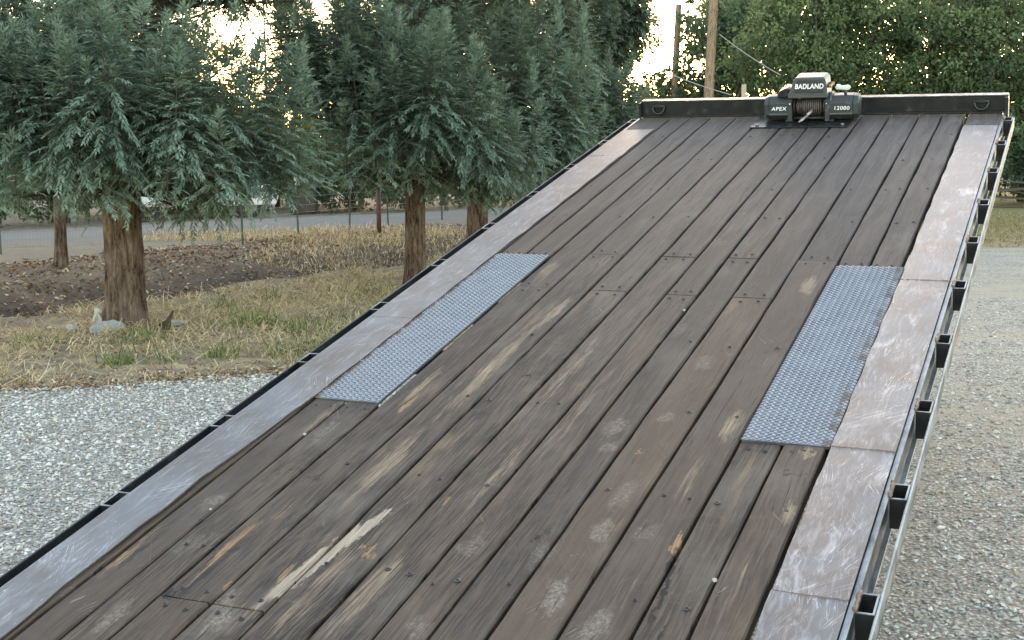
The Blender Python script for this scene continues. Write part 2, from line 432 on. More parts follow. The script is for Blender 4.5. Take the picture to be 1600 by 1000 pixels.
def leaf_material(name, dark, light, trans, tfac=.35, rough=.55, spec=.35):
    """tint attribute 0 = old / inner growth and painted shade, 1 = young tips and painted light"""
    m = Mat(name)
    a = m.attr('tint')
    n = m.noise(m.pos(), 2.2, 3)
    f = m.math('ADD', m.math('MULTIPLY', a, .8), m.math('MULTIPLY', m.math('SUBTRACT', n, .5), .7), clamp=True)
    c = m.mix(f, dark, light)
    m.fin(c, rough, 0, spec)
    tb = m.new('ShaderNodeBsdfTranslucent'); m.set(tb.inputs[0], m.mix(f, tuple(v * .7 for v in trans), trans))
    mx = m.new('ShaderNodeMixShader'); mx.inputs[0].default_value = tfac
    m.l.new(m.p.outputs[0], mx.inputs[1]); m.l.new(tb.outputs[0], mx.inputs[2]); m.l.new(mx.outputs[0], m.out.inputs[0])
    return m.m

def tint_material(name, stops, rough=.85, spec=.2, trans=0.0):
    m = Mat(name); c = m.ramp(m.attr('tint'), stops)
    m.fin(c, rough, 0, spec)
    if trans:
        tb = m.new('ShaderNodeBsdfTranslucent'); m.set(tb.inputs[0], c)
        mx = m.new('ShaderNodeMixShader'); mx.inputs[0].default_value = trans
        m.l.new(m.p.outputs[0], mx.inputs[1]); m.l.new(tb.outputs[0], mx.inputs[2]); m.l.new(mx.outputs[0], m.out.inputs[0])
    return m.m

M_steel = steel_material(); M_tread = tread_material()
M_black = black_paint(); M_rail = edge_steel()
M_header = black_paint('black_header_paint', .36, (.0065, .0085, .010))
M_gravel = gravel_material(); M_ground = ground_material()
M_bark = bark_material('redwood_bark', (.060, .040, .030), (.130, .088, .066), (.235, .185, .155))
M_bark2 = bark_material('grey_brown_bark', (.07, .055, .042), (.12, .095, .075), (.17, .14, .115))
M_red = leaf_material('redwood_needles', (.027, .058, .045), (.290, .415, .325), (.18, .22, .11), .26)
M_redfar = leaf_material('far_conifer_needles', (.028, .055, .040), (.105, .170, .115), (.20, .19, .08), .35)
M_leafA = leaf_material('broad_leaves_green', (.028, .060, .036), (.215, .300, .140), (.28, .32, .11), .36)
M_leafB = leaf_material('broad_leaves_deep', (.038, .076, .052), (.185, .280, .155), (.23, .28, .11), .33)
M_leafY = leaf_material('broad_leaves_thin', (.040, .060, .020), (.17, .19, .06), (.42, .36, .10), .5)
M_limb = simple('dark_redwood_twigs', (.045, .036, .026), .85, 0, .3, 6)
M_dead = simple('dead_wood', (.16, .13, .10), .85, 0, .3, 6, .3)

# ------------------------------------------------------------------ terrain height
def sdist(x, y):
    return (np.asarray(x) + 5.04) * -.867 + (np.asarray(y) - 13.15) * .498
def along(x, y):
    return (np.asarray(x) + 5.04) * .498 + (np.asarray(y) - 13.15) * .867
EDX = [-60, -12, -3.6, -2.77, -1.78, 0, 2.5, 5.5, 8, 40, 120]; EDY = [-2, 6.6, 9.32, 9.56, 9.99, 11.0, 15.0, 20.8, 21.95, 22.3, 24]
def terrain(x, y):
    x = np.asarray(x, float); y = np.asarray(y, float)
    s = sdist(x, y); a = along(x, y)
    w = .22 * np.sin(a * 1.1) + .12 * np.sin(a * 2.9 + 1)
    s = s + w
    p = np.interp(s, [-50, -.9, -.12, .10, .55, 1.2, 2.0, 3.3, 4.5, 60], [0, .03, .06, -.04, -.40, -.46, -.40, -.08, .03, .03])
    fade = np.clip((a + 14) / 6, 0, 1) * np.clip((20 - a) / 6, 0, 1)
    bumps = .018 * np.sin(x * 5.1 + np.sin(y * 3.3)) * np.sin(y * 4.3 + np.sin(x * 2.7)) + .012 * np.sin(x * 11 + y * 7) * np.sin(y * 13 - x * 4)
    near = np.clip((y - np.interp(x, EDX, EDY) - .1) / .8, 0, 1) * np.clip((40 - y) / 10, 0, 1)
    return p * fade * np.clip((y - np.interp(x, EDX, EDY) - .1) / 1.0, 0, 1) + bumps * near

def tz(x, y): return float(terrain(x, y))

# ground sheet
xs = np.concatenate([[-900, -300, -120, -60, -35, -22, -17], np.arange(-14, 7.01, .14), [9, 13, 19, 27, 40, 70, 150, 400, 900]])
ys = np.concatenate([[-300, -80, -20, -5, 2, 6], np.arange(8.6, 28.0, .14), [30, 33, 37, 43, 52, 66, 90, 140, 300, 700, 1500]])
X, Y = np.meshgrid(xs, ys)
Z = terrain(X, Y) - .004
nx, ny = len(xs), len(ys)
idx = np.arange(nx * ny).reshape(ny, nx)
F = np.stack([idx[:-1, :-1], idx[:-1, 1:], idx[1:, 1:], idx[1:, :-1]], -1).reshape(-1, 4)
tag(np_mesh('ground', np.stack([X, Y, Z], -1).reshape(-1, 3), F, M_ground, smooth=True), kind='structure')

# gravel yard, with a ragged far edge
def yard_edge(x):
    return float(np.interp(x, EDX, EDY))
gx = np.concatenate([np.arange(-60, -8, 1.0), np.arange(-8, 9.5, .06), np.arange(9.5, 120, 1.5)])
GV, GF = [], []
for i, x in enumerate(gx):
    j = .10 * mnoise.noise((x * 2.1, 0, 0)) + .09 * mnoise.noise((x * 7.0, 3, 0)) + .04 * mnoise.noise((x * 19, 7, 0))
    e = yard_edge(x) + j
    GV += [(x, -60, .006), (x, 1, .006), (x, e - .35, .006), (x, e, .0015)]
for i in range(len(gx) - 1):
    for k in range(3): GF.append((4 * i + k, 4 * i + 4 + k, 4 * i + 5 + k, 4 * i + 1 + k))
tag(np_mesh('gravel_yard', GV, GF, M_gravel), kind='structure')

# road beyond the fence
M_road = Mat('old_road_surface'); _c = M_road.pos()
_n = M_road.noise(_c, 60, 4, .7); _n2 = M_road.noise(_c, 1.2, 4)
M_road.bump(_n, .3, .01)
M_road = M_road.fin(M_road.mix(M_road.rng(_n2, .35, .65, 0, .5), M_road.mix(_n, (.155, .142, .125), (.245, .228, .20)), (.22, .195, .16)), .92, 0, .1)
rn = [(-60, -22), (-20, 12.0), (-12, 19.2), (-8.7, 22.6), (-6.37, 24.7), (-4.4, 27.0), (-2.34, 29.8), (2, 35), (20, 56), (60, 100)]
rf = [(-60, -12), (-22, 16.5), (-14, 23.5), (-8.9, 28.0), (-6.0, 31.0), (-4.3, 32.6), (-2.56, 34.2), (0, 37), (16, 60), (54, 104)]
def resamp(pl, n=90):
    pl = np.array(pl, float); d = np.r_[0, np.cumsum(np.hypot(*np.diff(pl, axis=0).T))]
    t = np.linspace(0, d[-1], n); return np.stack([np.interp(t, d, pl[:, 0]), np.interp(t, d, pl[:, 1])], 1)
A, B = resamp(rn), resamp(rf)
RV = []
for a, b in zip(A, B):
    for k in (0, .25, .5, .75, 1):
        p = a * (1 - k) + b * k
        RV.append((p[0], p[1], max(tz(*p), 0.0) + (.05 + .05 * (1 - abs(2 * k - 1)) if 0 < k < 1 else -.10)))
RF = [(5 * i + k, 5 * i + 5 + k, 5 * i + 6 + k, 5 * i + 1 + k) for i in range(len(A) - 1) for k in range(4)]
tag(np_mesh('road', RV, RF, M_road, smooth=True), kind='structure')

# ------------------------------------------------------------------ flatbed deck
U = Vector((0.381614, 0.894357, 0.233445)).normalized()
Vv = Vector((0.91977, -0.392458, 0.0)).normalized()
Nn = Vv.cross(U).normalized()
ORG = Vector((1.150229, 9.662024, 1.900468))
DM = Matrix(((Vv.x, U.x, Nn.x, ORG.x), (Vv.y, U.y, Nn.y, ORG.y), (Vv.z, U.z, Nn.z, ORG.z), (0, 0, 0, 1)))
deck = empty('flatbed_deck', mat=DM)
tag(deck, 'tilted flatbed truck deck of weathered wooden planks with steel edge strips', 'truck bed')
TAIL = -7.75
G = [0.0, .141, .287, .468, .655, .841, 1.022, 1.168, 1.320, 1.504, 1.694, 1.838, 1.984]
GAP = .0112

M_woods = {}
def plank(v0, v1, u0, u1, dz=0.0, seed=0):
    """board along u with slightly uneven, worn edges"""
    r = random.Random(seed * 131 + 7)
    n = max(4, int((u1 - u0) / .16)); th = .042
    ph = [r.uniform(0, 6.28) for _ in range(6)]
    prof = [(0, -th), (0, -.005), (.0045, 0.0), (.32, .0), (.68, .0), (-.0045, 0.0), (1, -.005), (1, -th)]
    V, Fc = [], []
    for i in range(n + 1):
        u = u0 + (u1 - u0) * i / n
        e0 = .0016 * math.sin(u * 3.1 + ph[0]) + .0012 * math.sin(u * 11 + ph[1]) + .0012 * (r.random() - .5)
        e1 = .0016 * math.sin(u * 2.7 + ph[2]) + .0012 * math.sin(u * 9 + ph[3]) + .0012 * (r.random() - .5)
        a, b = v0 + e0, v1 + e1
        hz = dz + .0012 * math.sin(u * 1.9 + ph[4])
        cup = .0010 * math.sin(ph[5])
        chip = .004 * max(0, r.random() - .86) / .14
        xs_ = [a, a, a + .0045 + chip, a + (b - a) * .32, a + (b - a) * .68, b - .0045 - chip, b, b]
        zs_ = [hz - th, hz - .005 - chip, hz, hz + cup, hz + cup, hz, hz - .005 - chip, hz - th]
        V += [(x, u, z) for x, z in zip(xs_, zs_)]
    for i in range(n):
        for k in range(8):
            k2 = (k + 1) % 8
            Fc.append((8 * i + k, 8 * i + k2, 8 * i + 8 + k2, 8 * i + 8 + k))
    me = bpy.data.meshes.new('plank')
    me.from_pydata(V, [], Fc + [tuple(range(7, -1, -1)), tuple(8 * n + k for k in range(8))])
    me.update()
    bm = bmesh.new(); bm.from_mesh(me); bmesh.ops.recalc_face_normals(bm, faces=bm.faces[:]); bm.to_mesh(me); bm.free()
    if v0 not in M_woods: M_woods[v0] = wood_deck_material(v0, v1)
    return link('plank', me, M_woods[v0], deck)

M_screw = simple('dark_screw_steel', (.035, .032, .030), .5, .6)
def screws(parent, spots, hz):
    """dark bolt and screw heads sunk in their holes, one mesh for each plank"""
    mb = MB()
    for (x, y, r_) in spots:
        ring = 10
        vs0 = [mb.bm.verts.new((x + r_ * 1.25 * math.cos(2 * math.pi * k / ring), y + r_ * 1.25 * math.sin(2 * math.pi * k / ring), hz + .0012)) for k in range(ring)]
        vs1 = [mb.bm.verts.new((x + r_ * .8 * math.cos(2 * math.pi * k / ring), y + r_ * .8 * math.sin(2 * math.pi * k / ring), hz + .0030)) for k in range(ring)]
        vs2 = [mb.bm.verts.new((x + r_ * .3 * math.cos(2 * math.pi * k / ring), y + r_ * .3 * math.sin(2 * math.pi * k / ring), hz + .0012)) for k in range(ring)]
        for k in range(ring):
            mb.bm.faces.new((vs0[k], vs0[(k + 1) % ring], vs1[(k + 1) % ring], vs1[k]))
            mb.bm.faces.new((vs1[k], vs1[(k + 1) % ring], vs2[(k + 1) % ring], vs2[k]))
        mb.bm.faces.new(vs2)
    o = mb.build('screw_heads', M_screw, parent)
    o['kind'] = 'stuff'

joints = {3: [-3.65, -6.425], 4: [-3.143, -6.425], 5: [-3.667], 6: [-3.146], 7: [-3.69], 8: [-3.14], 9: [-3.685], 10: [-3.145]}
rs = random.Random(3)
seed = 0
rows = [-.62, -1.25, -1.9, -2.5, -4.25, -4.9, -5.55, -6.15, -6.8]
def lay(v0, v1, spans, scr=True):
    global seed
    for (ua, ub) in spans:                    # ua > ub
        seed += 1
        dz = rs.uniform(-.0025, .0015)
        o = plank(v0, v1, ub, ua, dz, seed)
        if not scr: continue
        sp = []
        for e, sg in ((ua, -1), (ub, 1)):
            if abs(e) > .1 and e > TAIL + .1:
                for fx in (.24, .74): sp.append((v0 + (v1 - v0) * (fx + rs.uniform(-.05, .05)), e + sg * rs.uniform(.035, .055), .0075))
        for rw in rows:
            if ub + .15 < rw < ua - .15:
                for fx in (.25, .75):
                    if rs.random() < .30: sp.append((v0 + (v1 - v0) * (fx + rs.uniform(-.06, .06)), rw + rs.uniform(-.03, .03), rs.choice((.006, .007, .009))))
        if sp: screws(o, sp, dz)
lay(-.222, -GAP, [(-.012, TAIL)], False)
for i in range(1, 13):
    v0, v1 = G[i - 1] + GAP / 2, G[i] - GAP / 2
    if i == 3: v1 += .002
    if i in (1, 2): spans = [(-.012, -3.197), (-5.036, TAIL)]
    elif i in (11, 12): spans = [(-.012, -3.226), (-5.098, TAIL)]
    else:
        js = [-.012] + joints[i] + [TAIL]
        spans = [(js[k] - (.003 if k else 0), js[k + 1] + (.003 if k + 1 < len(js) - 1 else 0)) for k in range(len(js) - 1)]
    lay(v0, v1, spans)
lay(1.984 + GAP + .002, 2.202, [(-.012, TAIL)], False)

# steel edge strips, welded in lengths, inner edges a little wavy
def strip(v_in, v_out, u0, u1, warp, seed):
    r = random.Random(seed); n = max(6, int((u0 - u1) / .07)); V, Fc = [], []
    ph = r.uniform(0, 6)
    for i in range(n + 1):
        u = u1 + (u0 - u1) * i / n
        vi = warp(u) + .0025 * math.sin(u * 17 + ph) + .002 * (r.random() - .5); vo = v_out
        h = .0075 + .0010 * math.sin(u * 2.3 + ph)
        lift = .004 * max(0, math.sin(u * 3.1 + ph))
        V += [(vi, u, .0015 + lift), (vi, u, h + lift), (vi + (vo - vi) * .35, u, h + .0004), (vi + (vo - vi) * .7, u, h), (vo, u, h - .001), (vo, u, .0015)]
    for i in range(n):
        for k in range(6):
            k2 = (k + 1) % 6; Fc.append((6 * i + k, 6 * i + k2, 6 * i + 6 + k2, 6 * i + 6 + k))
    me = bpy.data.meshes.new('steel_strip'); me.from_pydata(V, [], Fc + [(5, 4, 3, 2, 1, 0), tuple(6 * n + k for k in range(6))]); me.update()
    bm = bmesh.new(); bm.from_mesh(me); bmesh.ops.recalc_face_normals(bm, faces=bm.faces[:]); bm.to_mesh(me); bm.free()
    return link('steel_strip', me, M_steel, deck)
warpL = lambda u: float(np.interp(u, [-8, -6.69, -6.41, -5.97, -5.74, -5.44, -5.03, -3.2, -.45], [-.03, -.022, -.036, -.026, -.036, -.022, -.004, -.006, -.008]))
warpR = lambda u: 2.0
for a, b in ((-.445, -1.178), (-1.181, -2.40), (-2.403, -4.15), (-4.153, -5.45), (-5.453, TAIL)): strip(0, -.226, a, b, warpL, int(-a * 100))
for a, b in ((-.405, -3.395), (-3.398, -5.093), (-5.096, -6.003), (-6.006, TAIL)): strip(0, 2.2035, a, b, warpR, int(-a * 100) + 5)
# weld beads across the seams
M_weld = simple('brown_weld_bead', (.20, .125, .095), .55, .5, .35, 30, .3)
for (v0, v1, u) in ((-.224, -.01, -1.1795), (2.002, 2.202, -3.3965), (2.002, 2.202, -5.0945), (2.002, 2.202, -6.0045)):
    mb = MB(); n = 26
    pts = [(v0 + (v1 - v0) * k / n, u + rs.uniform(-.003, .003), .0066 + rs.uniform(-.0004, .0004)) for k in range(n + 1)]
    mb.tube(pts, [.0034 + rs.uniform(-.0012, .0012) for _ in pts], 6); mb.build('weld_bead', M_weld, deck)

# tread plates
def tread(v0, v1, u0, u1):
    mb = MB(); mb.box(v0, v1, u1, u0, -.008, .0055, .002, 1)
    pl = mb.build('tread_plate', M_tread, deck)
    V, Fc = [], []
    pv, pu = .0262, .0262
    nu = int((u0 - u1) / pu); nv = int((v1 - v0) / pv)
    pv = (v1 - v0) / nv; pu = (u0 - u1) / nu
    L, Wd, H = .0122, .0042, .0048
    for a in range(nu):
        for b in range(nv):
            for s2 in (0, 1):
                cx = v0 + (b + .25 + .5 * s2) * pv; cy = u1 + (a + .25 + .5 * ((s2 + 0) % 2)) * pu
                if s2: cy -= .0 
                ang = R(38) if (s2 == 0) else R(-38)
                d = (math.cos(ang), math.sin(ang)); n = (-d[1], d[0]); o = len(V)
                for (l, w, h) in ((-L, 0, 0), (-L * .45, Wd, 0), (L * .45, Wd, 0), (L, 0, 0), (L * .45, -Wd, 0), (-L * .45, -Wd, 0), (-L * .5, 0, H), (L * .5, 0, H)):
                    V.append((cx + d[0] * l + n[0] * w, cy + d[1] * l + n[1] * w, .0054 + h))
                for f in ((0, 5, 6), (0, 6, 1), (3, 2, 7), (3, 7, 4)): Fc.append(tuple(o + k for k in f))
                Fc += [(o + 1, o + 6, o + 2), (o + 6, o + 7, o + 2), (o + 5, o + 4, o + 6), (o + 4, o + 7, o + 6)]
    o = np_mesh('raised_tread', V, Fc, M_tread, pl, smooth=True); o['kind'] = 'stuff'
tread(.001, .281, -3.201, -5.031)
tread(1.700, 1.9965, -3.231, -5.092)

# side channels, stake pockets, rub rails
def side(sg, base, us):
    """sg +1 right, -1 left; base = v of the deck's outer face"""
    def bx(mb, a, b, u0, u1, h0, h1, bev=0): mb.box(min(base + sg * a, base + sg * b), max(base + sg * a, base + sg * b), u1, u0, h0, h1, bev)
    mb = MB()
    bx(mb, .001, .007, 0, TAIL, -.128, -.0125); bx(mb, .001, .019, 0, TAIL, -.0122, -.0045, .0015); bx(mb, .001, .024, 0, TAIL, -.136, -.1285, .0015)
    mb.build('side_channel', M_rail, deck)
    mb = MB(); bx(mb, .0712, .0795, -.10, TAIL, -.075, -.011, .0025); mb.build('rub_rail', M_rail if sg > 0 else M_black, deck)
    for u in us:
        mb = MB(); t = .005; a, b, h0, h1 = .020, .0705, -.112, -.012
        bx(mb, a, a + t, u + .05, u - .05, h0, h1); bx(mb, b - t, b, u + .05, u - .05, h0, h1)
        bx(mb, a + t, b - t, u + .05, u + .05 - t, h0, h1); bx(mb, a + t, b - t, u - .05 + t, u - .05, h0, h1)
        p = mb.build('stake_pocket', M_black, deck)
        mb = MB(); t2 = .0055; h2, h3 = h1 + .0004, h1 + .0030                      # bare worn top rim
        bx(mb, a - .0004, a + t2, u + .0504, u - .0504, h2, h3); bx(mb, b - t2, b + .0004, u + .0504, u - .0504, h2, h3)
        bx(mb, a + t2, b - t2, u + .0504, u + .05 - t2, h2, h3); bx(mb, a + t2, b - t2, u - .05 + t2, u - .0504, h2, h3)
        mb.build('worn_rim', M_rail, p)
        n = 10; mb = MB()
        pts = [(base + sg * (.0195 + rs.uniform(-.002, .002)), u - .05 + .1 * k / n, -.004 + rs.uniform(-.002, .001)) for k in range(n + 1)]
        if sg > 0: mb.tube(pts, [.006 + rs.uniform(-.0015, .002) for _ in pts], 7); mb.build('weld_bead', M_weld, p)
side(1, 2.2035, [-.150 - .648 * k for k in range(12)])
side(-1, -.2265, [-.085 - .648 * k for k in range(12)])
# frame under the deck
for vv in (.55, 1.43):
    MB().box(vv - .05, vv + .05, TAIL + .1, -.1, -.32, -.141, .004).build('frame_rail', M_black, deck)
for k in range(13):
    u = -.15 - .607 * k
    MB().box(-.217, 2.194, u - .03, u + .03, -.139, -.046).build('cross_member', M_black, deck)

# header plate at the head of the deck
hd = MB(); hd.box(-.232, 2.238, .0, .011, .011, .104, .0015); hd.box(-.232, 2.238, .0, .075, .1045, .1135, .004, 2)
hd.box(-.222, 2.205, -.040, .011, .002, .0108, .002)
header = hd.build('header', M_header, deck)
MB().box(2.214, 2.240, -.04, .070, -.13, .104, .003).build('end_gusset', M_header, header)
MB().box(-.238, -.224, -.04, .070, -.13, .104, .003).build('end_gusset', M_header, header)
def dring(v):
    mb = MB(); pts = []
    for k in range(15):
        a = math.pi * k / 14
        pts.append((v + .043 * math.cos(a), -.012 - .012 * math.sin(a), 0.074 - .050 * math.sin(a) ** .8))
    mb.tube(pts, .0075, 8); o = mb.build('tie_ring', M_rail if False else M_black, header)
    mb = MB(); mb.tube([(v - .047, -.012, .075), (v + .047, -.012, .075)], .0095, 8); mb.box(v - .022, v + .022, -.022, -.001, .064, .087, .004)
    mb.build('ring_bracket', M_black, o)
dring(-.10); dring(2.075)

# ------------------------------------------------------------------ winch
M_wplate = black_paint('winch_plate_paint', .28, (.014, .016, .017))
M_shell = black_paint('winch_housing_paint', .42, (.030, .036, .039))
M_shell2 = simple('winch_box_plastic', (.058, .068, .074), .42, 0, .12, 10, .05)
M_trim = simple('winch_trim_grey', (.085, .10, .105), .4, .2, .1)
M_white = simple('white_lettering', (.80, .82, .84), .5, 0, .03)
M_rope = simple('grey_wire_rope', (.085, .075, .070), .5, .5, .4, 60, .4)
M_lever = simple('pale_lever', (.55, .60, .58), .5, .1, .1)
M_drum = black_paint('winch_drum', .5, (.010, .010, .010))
WMx = DM @ Matrix.Translation((1.02, -.195, .010))
winch = empty('winch', mat=WMx)
tag(winch, 'dark grey electric winch on black plate at the head of the deck', 'winch')
pm = MB(); pm.box(-.375, .262, -.215, .165, -.0065, .0, .0015); wp = pm.build('mounting_plate', M_wplate, winch)
for (x, y) in ((-.335, -.17), (.225, -.17), (-.335, .11), (.225, .11)):
    MB().prism([(x + .013 * math.cos(k * math.pi / 3), y + .013 * math.sin(k * math.pi / 3)) for k in range(6)], .0004, .011, 'z', .0015, 1).build('bolt', M_rail, wp)
def octa(y0, y1, z0, z1, c): return [(y0 + c, z0), (y1 - c, z0), (y1, z0 + c), (y1, z1 - c), (y1 - c, z1), (y0 + c * 1.25, z1), (y0, z1 - c * 1.1), (y0, z0 + c)]
for (x0, x1, tp, txt, tx, nm) in ((-.118, -.306, .88, 'APEX', -.205, 'motor_housing'), (.098, .312, .90, '12000', .205, 'gear_housing')):
    sgn = 1 if x1 > x0 else -1
    mb = MB(); xm = x1 - sgn * .035
    mb.prism(octa(-.085, .085, .012, .168, .036), x0, xm, 'x', .006, 2)
    mb.prism(octa(-.085, .085, .012, .168, .036), xm + sgn * .0005, x1, 'x', .008, 2, None, tp)
    h = mb.build(nm, M_shell, winch)
    tr = MB(); tr.prism([(-.0885, .058), (-.0845, .061), (-.0845, .048), (-.0885, .051)], min(x0, xm), max(x0, xm), 'x'); tr.build('side_trim', M_trim, h)
    tr = MB(); tr.box(min(x0, x0 + sgn * .03), max(x0, x0 + sgn * .03), -.091, -.0855, .008, .15, .002); tr.build('end_bracket', M_shell, h)
    MB().box(x0 + sgn * .008, x0 + sgn * .016, -.0945, -.0912, .122, .128, .001).build('bolt', M_lever, h)
    MB().box(min(x0, x0 + sgn * .05), max(x0, x0 + sgn * .05), -.06, .06, .0006, .0125, .001).build('foot', M_shell, h)
    def lettering(s, size, cx, y, z, parent, tilt, sx=1.0, shear=0.0, off=0.0, space=1.0):
        cu = bpy.data.curves.new('lettering', 'FONT'); cu.body = s; cu.size = size; cu.align_x = 'CENTER'; cu.align_y = 'CENTER'
        cu.extrude = .0006; cu.shear = shear; cu.offset = off; cu.space_character = space
        t = bpy.data.objects.new('lettering_curve', cu); C.objects.link(t)
        bpy.context.view_layer.update()
        me = bpy.data.meshes.new_from_object(t.evaluated_get(bpy.context.evaluated_depsgraph_get()))
        bpy.data.objects.remove(t, do_unlink=True)
        me.transform(Matrix.Translation((cx, y, z)) @ Matrix.Rotation(R(90 - tilt), 4, 'X') @ Matrix.Diagonal((sx, 1, 1, 1)))
        me.materials.clear()
        return link('lettering', me, M_white, parent)
    lettering(txt, .034, tx + (.0 if sgn < 0 else .0), -.0862, .092, h, 0, 1.12, .12, .0003, 1.12)
# drum and rope
mb = MB(); mb.tube([(-.117, 0, .088), (.097, 0, .088)], .045, 20); drum = mb.build('drum', M_drum, winch)
for x in (-.108, .088):
    mb = MB(); mb.tube([(x - .005, 0, .088), (x + .005, 0, .088)], .073, 24); mb.build('drum_flange', M_drum, drum)
mb = MB(); pts = []
for lay_, (rad, x0, x1, n) in enumerate(((.0525, -.095, .075, 16), (.0615, .070, -.060, 12), (.0700, -.045, .060, 8))):
    for k in range(n * 14):
        a = 2 * math.pi * k / 14; x = x0 + (x1 - x0) * k / (n * 14)
        pts.append((x + .0012 * math.sin(k * 1.7), rad * math.cos(a), .088 + rad * math.sin(a)))
mb.tube(pts, .0052, 5); mb.build('wire_rope', M_rope, winch)
MB().box(-.117, .097, .045, .062, .014, .150, .002).build('back_plate', M_drum, winch)
MB().tube([(-.117, -.066, .025), (.097, -.066, .025)], .009, 10).build('tie_bar', M_drum, winch)
# rope end with thimble loop and hook lying on the plate
mb = MB(); mb.tube([(.015, -.066, .070), (.005, -.088, .062), (-.012, -.105, .050), (-.022, -.118, .040)], [.006] * 4, 8)
for k in (.2, .8): pass
loop = []
ax = Vector((-.55, -.55, -.42)).normalized(); px_ = Vector((.35, -.30, .20)).normalized(); px_ = (px_ - ax * ax.dot(px_)).normalized()
c0 = Vector((-.020, -.112, .046))
for k in range(19):
    a = 2 * math.pi * k / 18
    loop.append(c0 + ax * (.030 - .030 * math.cos(a)) + px_ * .017 * math.sin(a) * (1 - .45 * math.cos(a)))
mb.tube(loop, .0058, 8, False)
mb.tube([(.010, -.070, .075), (.000, -.092, .064), (-.014, -.106, .052)], [.0095, .0105, .0095], 10)
mb.build('rope_thimble', simple('worn_thimble_steel', (.33, .32, .30), .45, .5, .3, 40), winch)
# control box on top
pr = [(-.142, .162), (.118, .162), (.118, .192), (.108, .284), (.094, .300), (-.082, .300), (-.100, .286), (-.130, .205), (-.142, .192)]
cb = MB(); cb.prism(pr, -.092, .075, 'y', .006, 2); cbox = cb.build('control_box', M_shell2, winch)
fr = MB(); fr.prism([(-.100, .198), (.092, .198), (.088, .276), (.080, .282), (-.070, .282), (-.080, .276)], -.0965, -.0922, 'y', .0016, 1); fr.build('badge_panel', M_shell, cbox)
lettering('BADLAND', .045, .0, -.0974, .240, cbox, 0, .86, .15, .0011, 1.06)
MB().box(-.135, .112, -.0955, -.0922, .168, .174, .001).build('lower_lip', M_trim, cbox)
MB().prism([(-.215, .165), (-.1425, .165), (-.1425, .228), (-.165, .228), (-.200, .208), (-.215, .190)], -.075, .065, 'y', .006, 2).build('cable_cover', M_wplate, winch)
st = MB()
for (y, z) in ((-.05, .232), (.0, .232), (.045, .232)): st.tube([(.1145, y, z), (.138, y, z)], .011, 10)
st.build('terminal', simple('copper_terminal', (.30, .17, .11), .45, .6), cbox)
mb = MB(); mb.tube([(.125, 0, .105), (.140, 0, .105)], .080, 28); mb.build('clutch_ring', M_trim, winch)
mb = MB(); mb.tube([(.225, -.03, .166), (.225, -.03, .205)], .010, 10); lv = mb.build('clutch_stem', M_shell, winch)
mb = MB(); mb.prism([(.165, .206), (.245, .200), (.256, .210), (.254, .226), (.240, .232), (.200, .226), (.185, .238), (.168, .236), (.160, .222)], -.046, -.012, 'y', .006, 3)
mb.build('clutch_lever', M_lever, lv, True)

# pebbles lying on the deck
M_peb = simple('pale_pebble', (.36, .32, .28), .8, 0, .2, 40, .3)
def blob(name, r3, mat, seed, sub=2, parent=None, amp=.22):
    bm = bmesh.new(); bmesh.ops.create_icosphere(bm, subdivisions=sub, radius=1)
    for v in bm.verts:
        n = v.co.normalized()
        k = 1 + amp * mnoise.noise(n * 1.4 + Vector((seed * 3.7, 0, 0))) + amp * .5 * mnoise.noise(n * 3.1 + Vector((seed * 9.1, 4, 0)))
        v.co = Vector((n.x * k * r3[0], n.y * k * r3[1], n.z * k * r3[2]))
    me = bpy.data.meshes.new(name); bm.to_mesh(me); bm.free()
    return link(name, me, mat, parent)
for i, (v, u, r_, lb) in enumerate(((.141, -5.344, .010, 'small pale pebble in a plank gap below the left tread plate'),
                                    (1.166, -3.887, .009, 'small pale pebble in a plank gap near the middle joints'),
                                    (1.836, -5.982, .011, 'small pinkish pebble in a plank gap beside the right steel strip'),
                                    (.13, -5.93, .008, 'tiny pale pebble in a plank gap beside the left steel strip'))):
    r_ *= .75
    o = blob('pebble', (r_, r_ * 1.3, r_ * .8), M_peb, i + 1, 1)
    o.location = DM @ Vector((v, u, r_ * .6)); tag(o, lb, 'pebble', 'pebbles lying on the deck')

# ------------------------------------------------------------------ loose gravel stones
def octas(P, S, tint, name, mat, flat=.6):
    n = len(P)
    base = np.array([[1, 0, 0], [0, 1, 0], [-1, 0, 0], [0, -1, 0], [0, 0, 1], [0, 0, -1]], float)
    V = np.repeat(base[None], n, 0) + rng.normal(0, .22, (n, 6, 3))
    V *= (S[:, None] * rng.uniform(.7, 1.3, (n, 3)))[:, None, :]
    V[:, :, 2] *= flat
    a = rng.uniform(0, 6.28, n); ca, sa = np.cos(a), np.sin(a); tl = rng.normal(0, .35, n); ct, st_ = np.cos(tl), np.sin(tl)
    x, y, z = V[..., 0].copy(), V[..., 1].copy(), V[..., 2].copy()
    y, z = y * ct[:, None] - z * st_[:, None], y * st_[:, None] + z * ct[:, None]
    V = np.stack([x * ca[:, None] - y * sa[:, None], x * sa[:, None] + y * ca[:, None], z], -1) + P[:, None, :]
    f = np.array([[0, 1, 4], [1, 2, 4], [2, 3, 4], [3, 0, 4], [1, 0, 5], [2, 1, 5], [3, 2, 5], [0, 3, 5]])
    Fc = (np.arange(n)[:, None, None] * 6 + f[None]).reshape(-1, 3)
    return np_mesh(name, V.reshape(-1, 3), Fc, mat, attrs={'tint': np.repeat(tint, 6)})
M_stone = tint_material('gravel_stones', [(0, (.25, .23, .20)), (.3, (.38, .355, .31)), (.55, (.50, .468, .412)), (.78, (.61, .575, .51)), (.90, (.73, .695, .63)), (.93, (.32, .20, .14)), (.96, (.46, .33, .24)), (.98, (.20, .26, .28)), (1, (.24, .28, .31))])
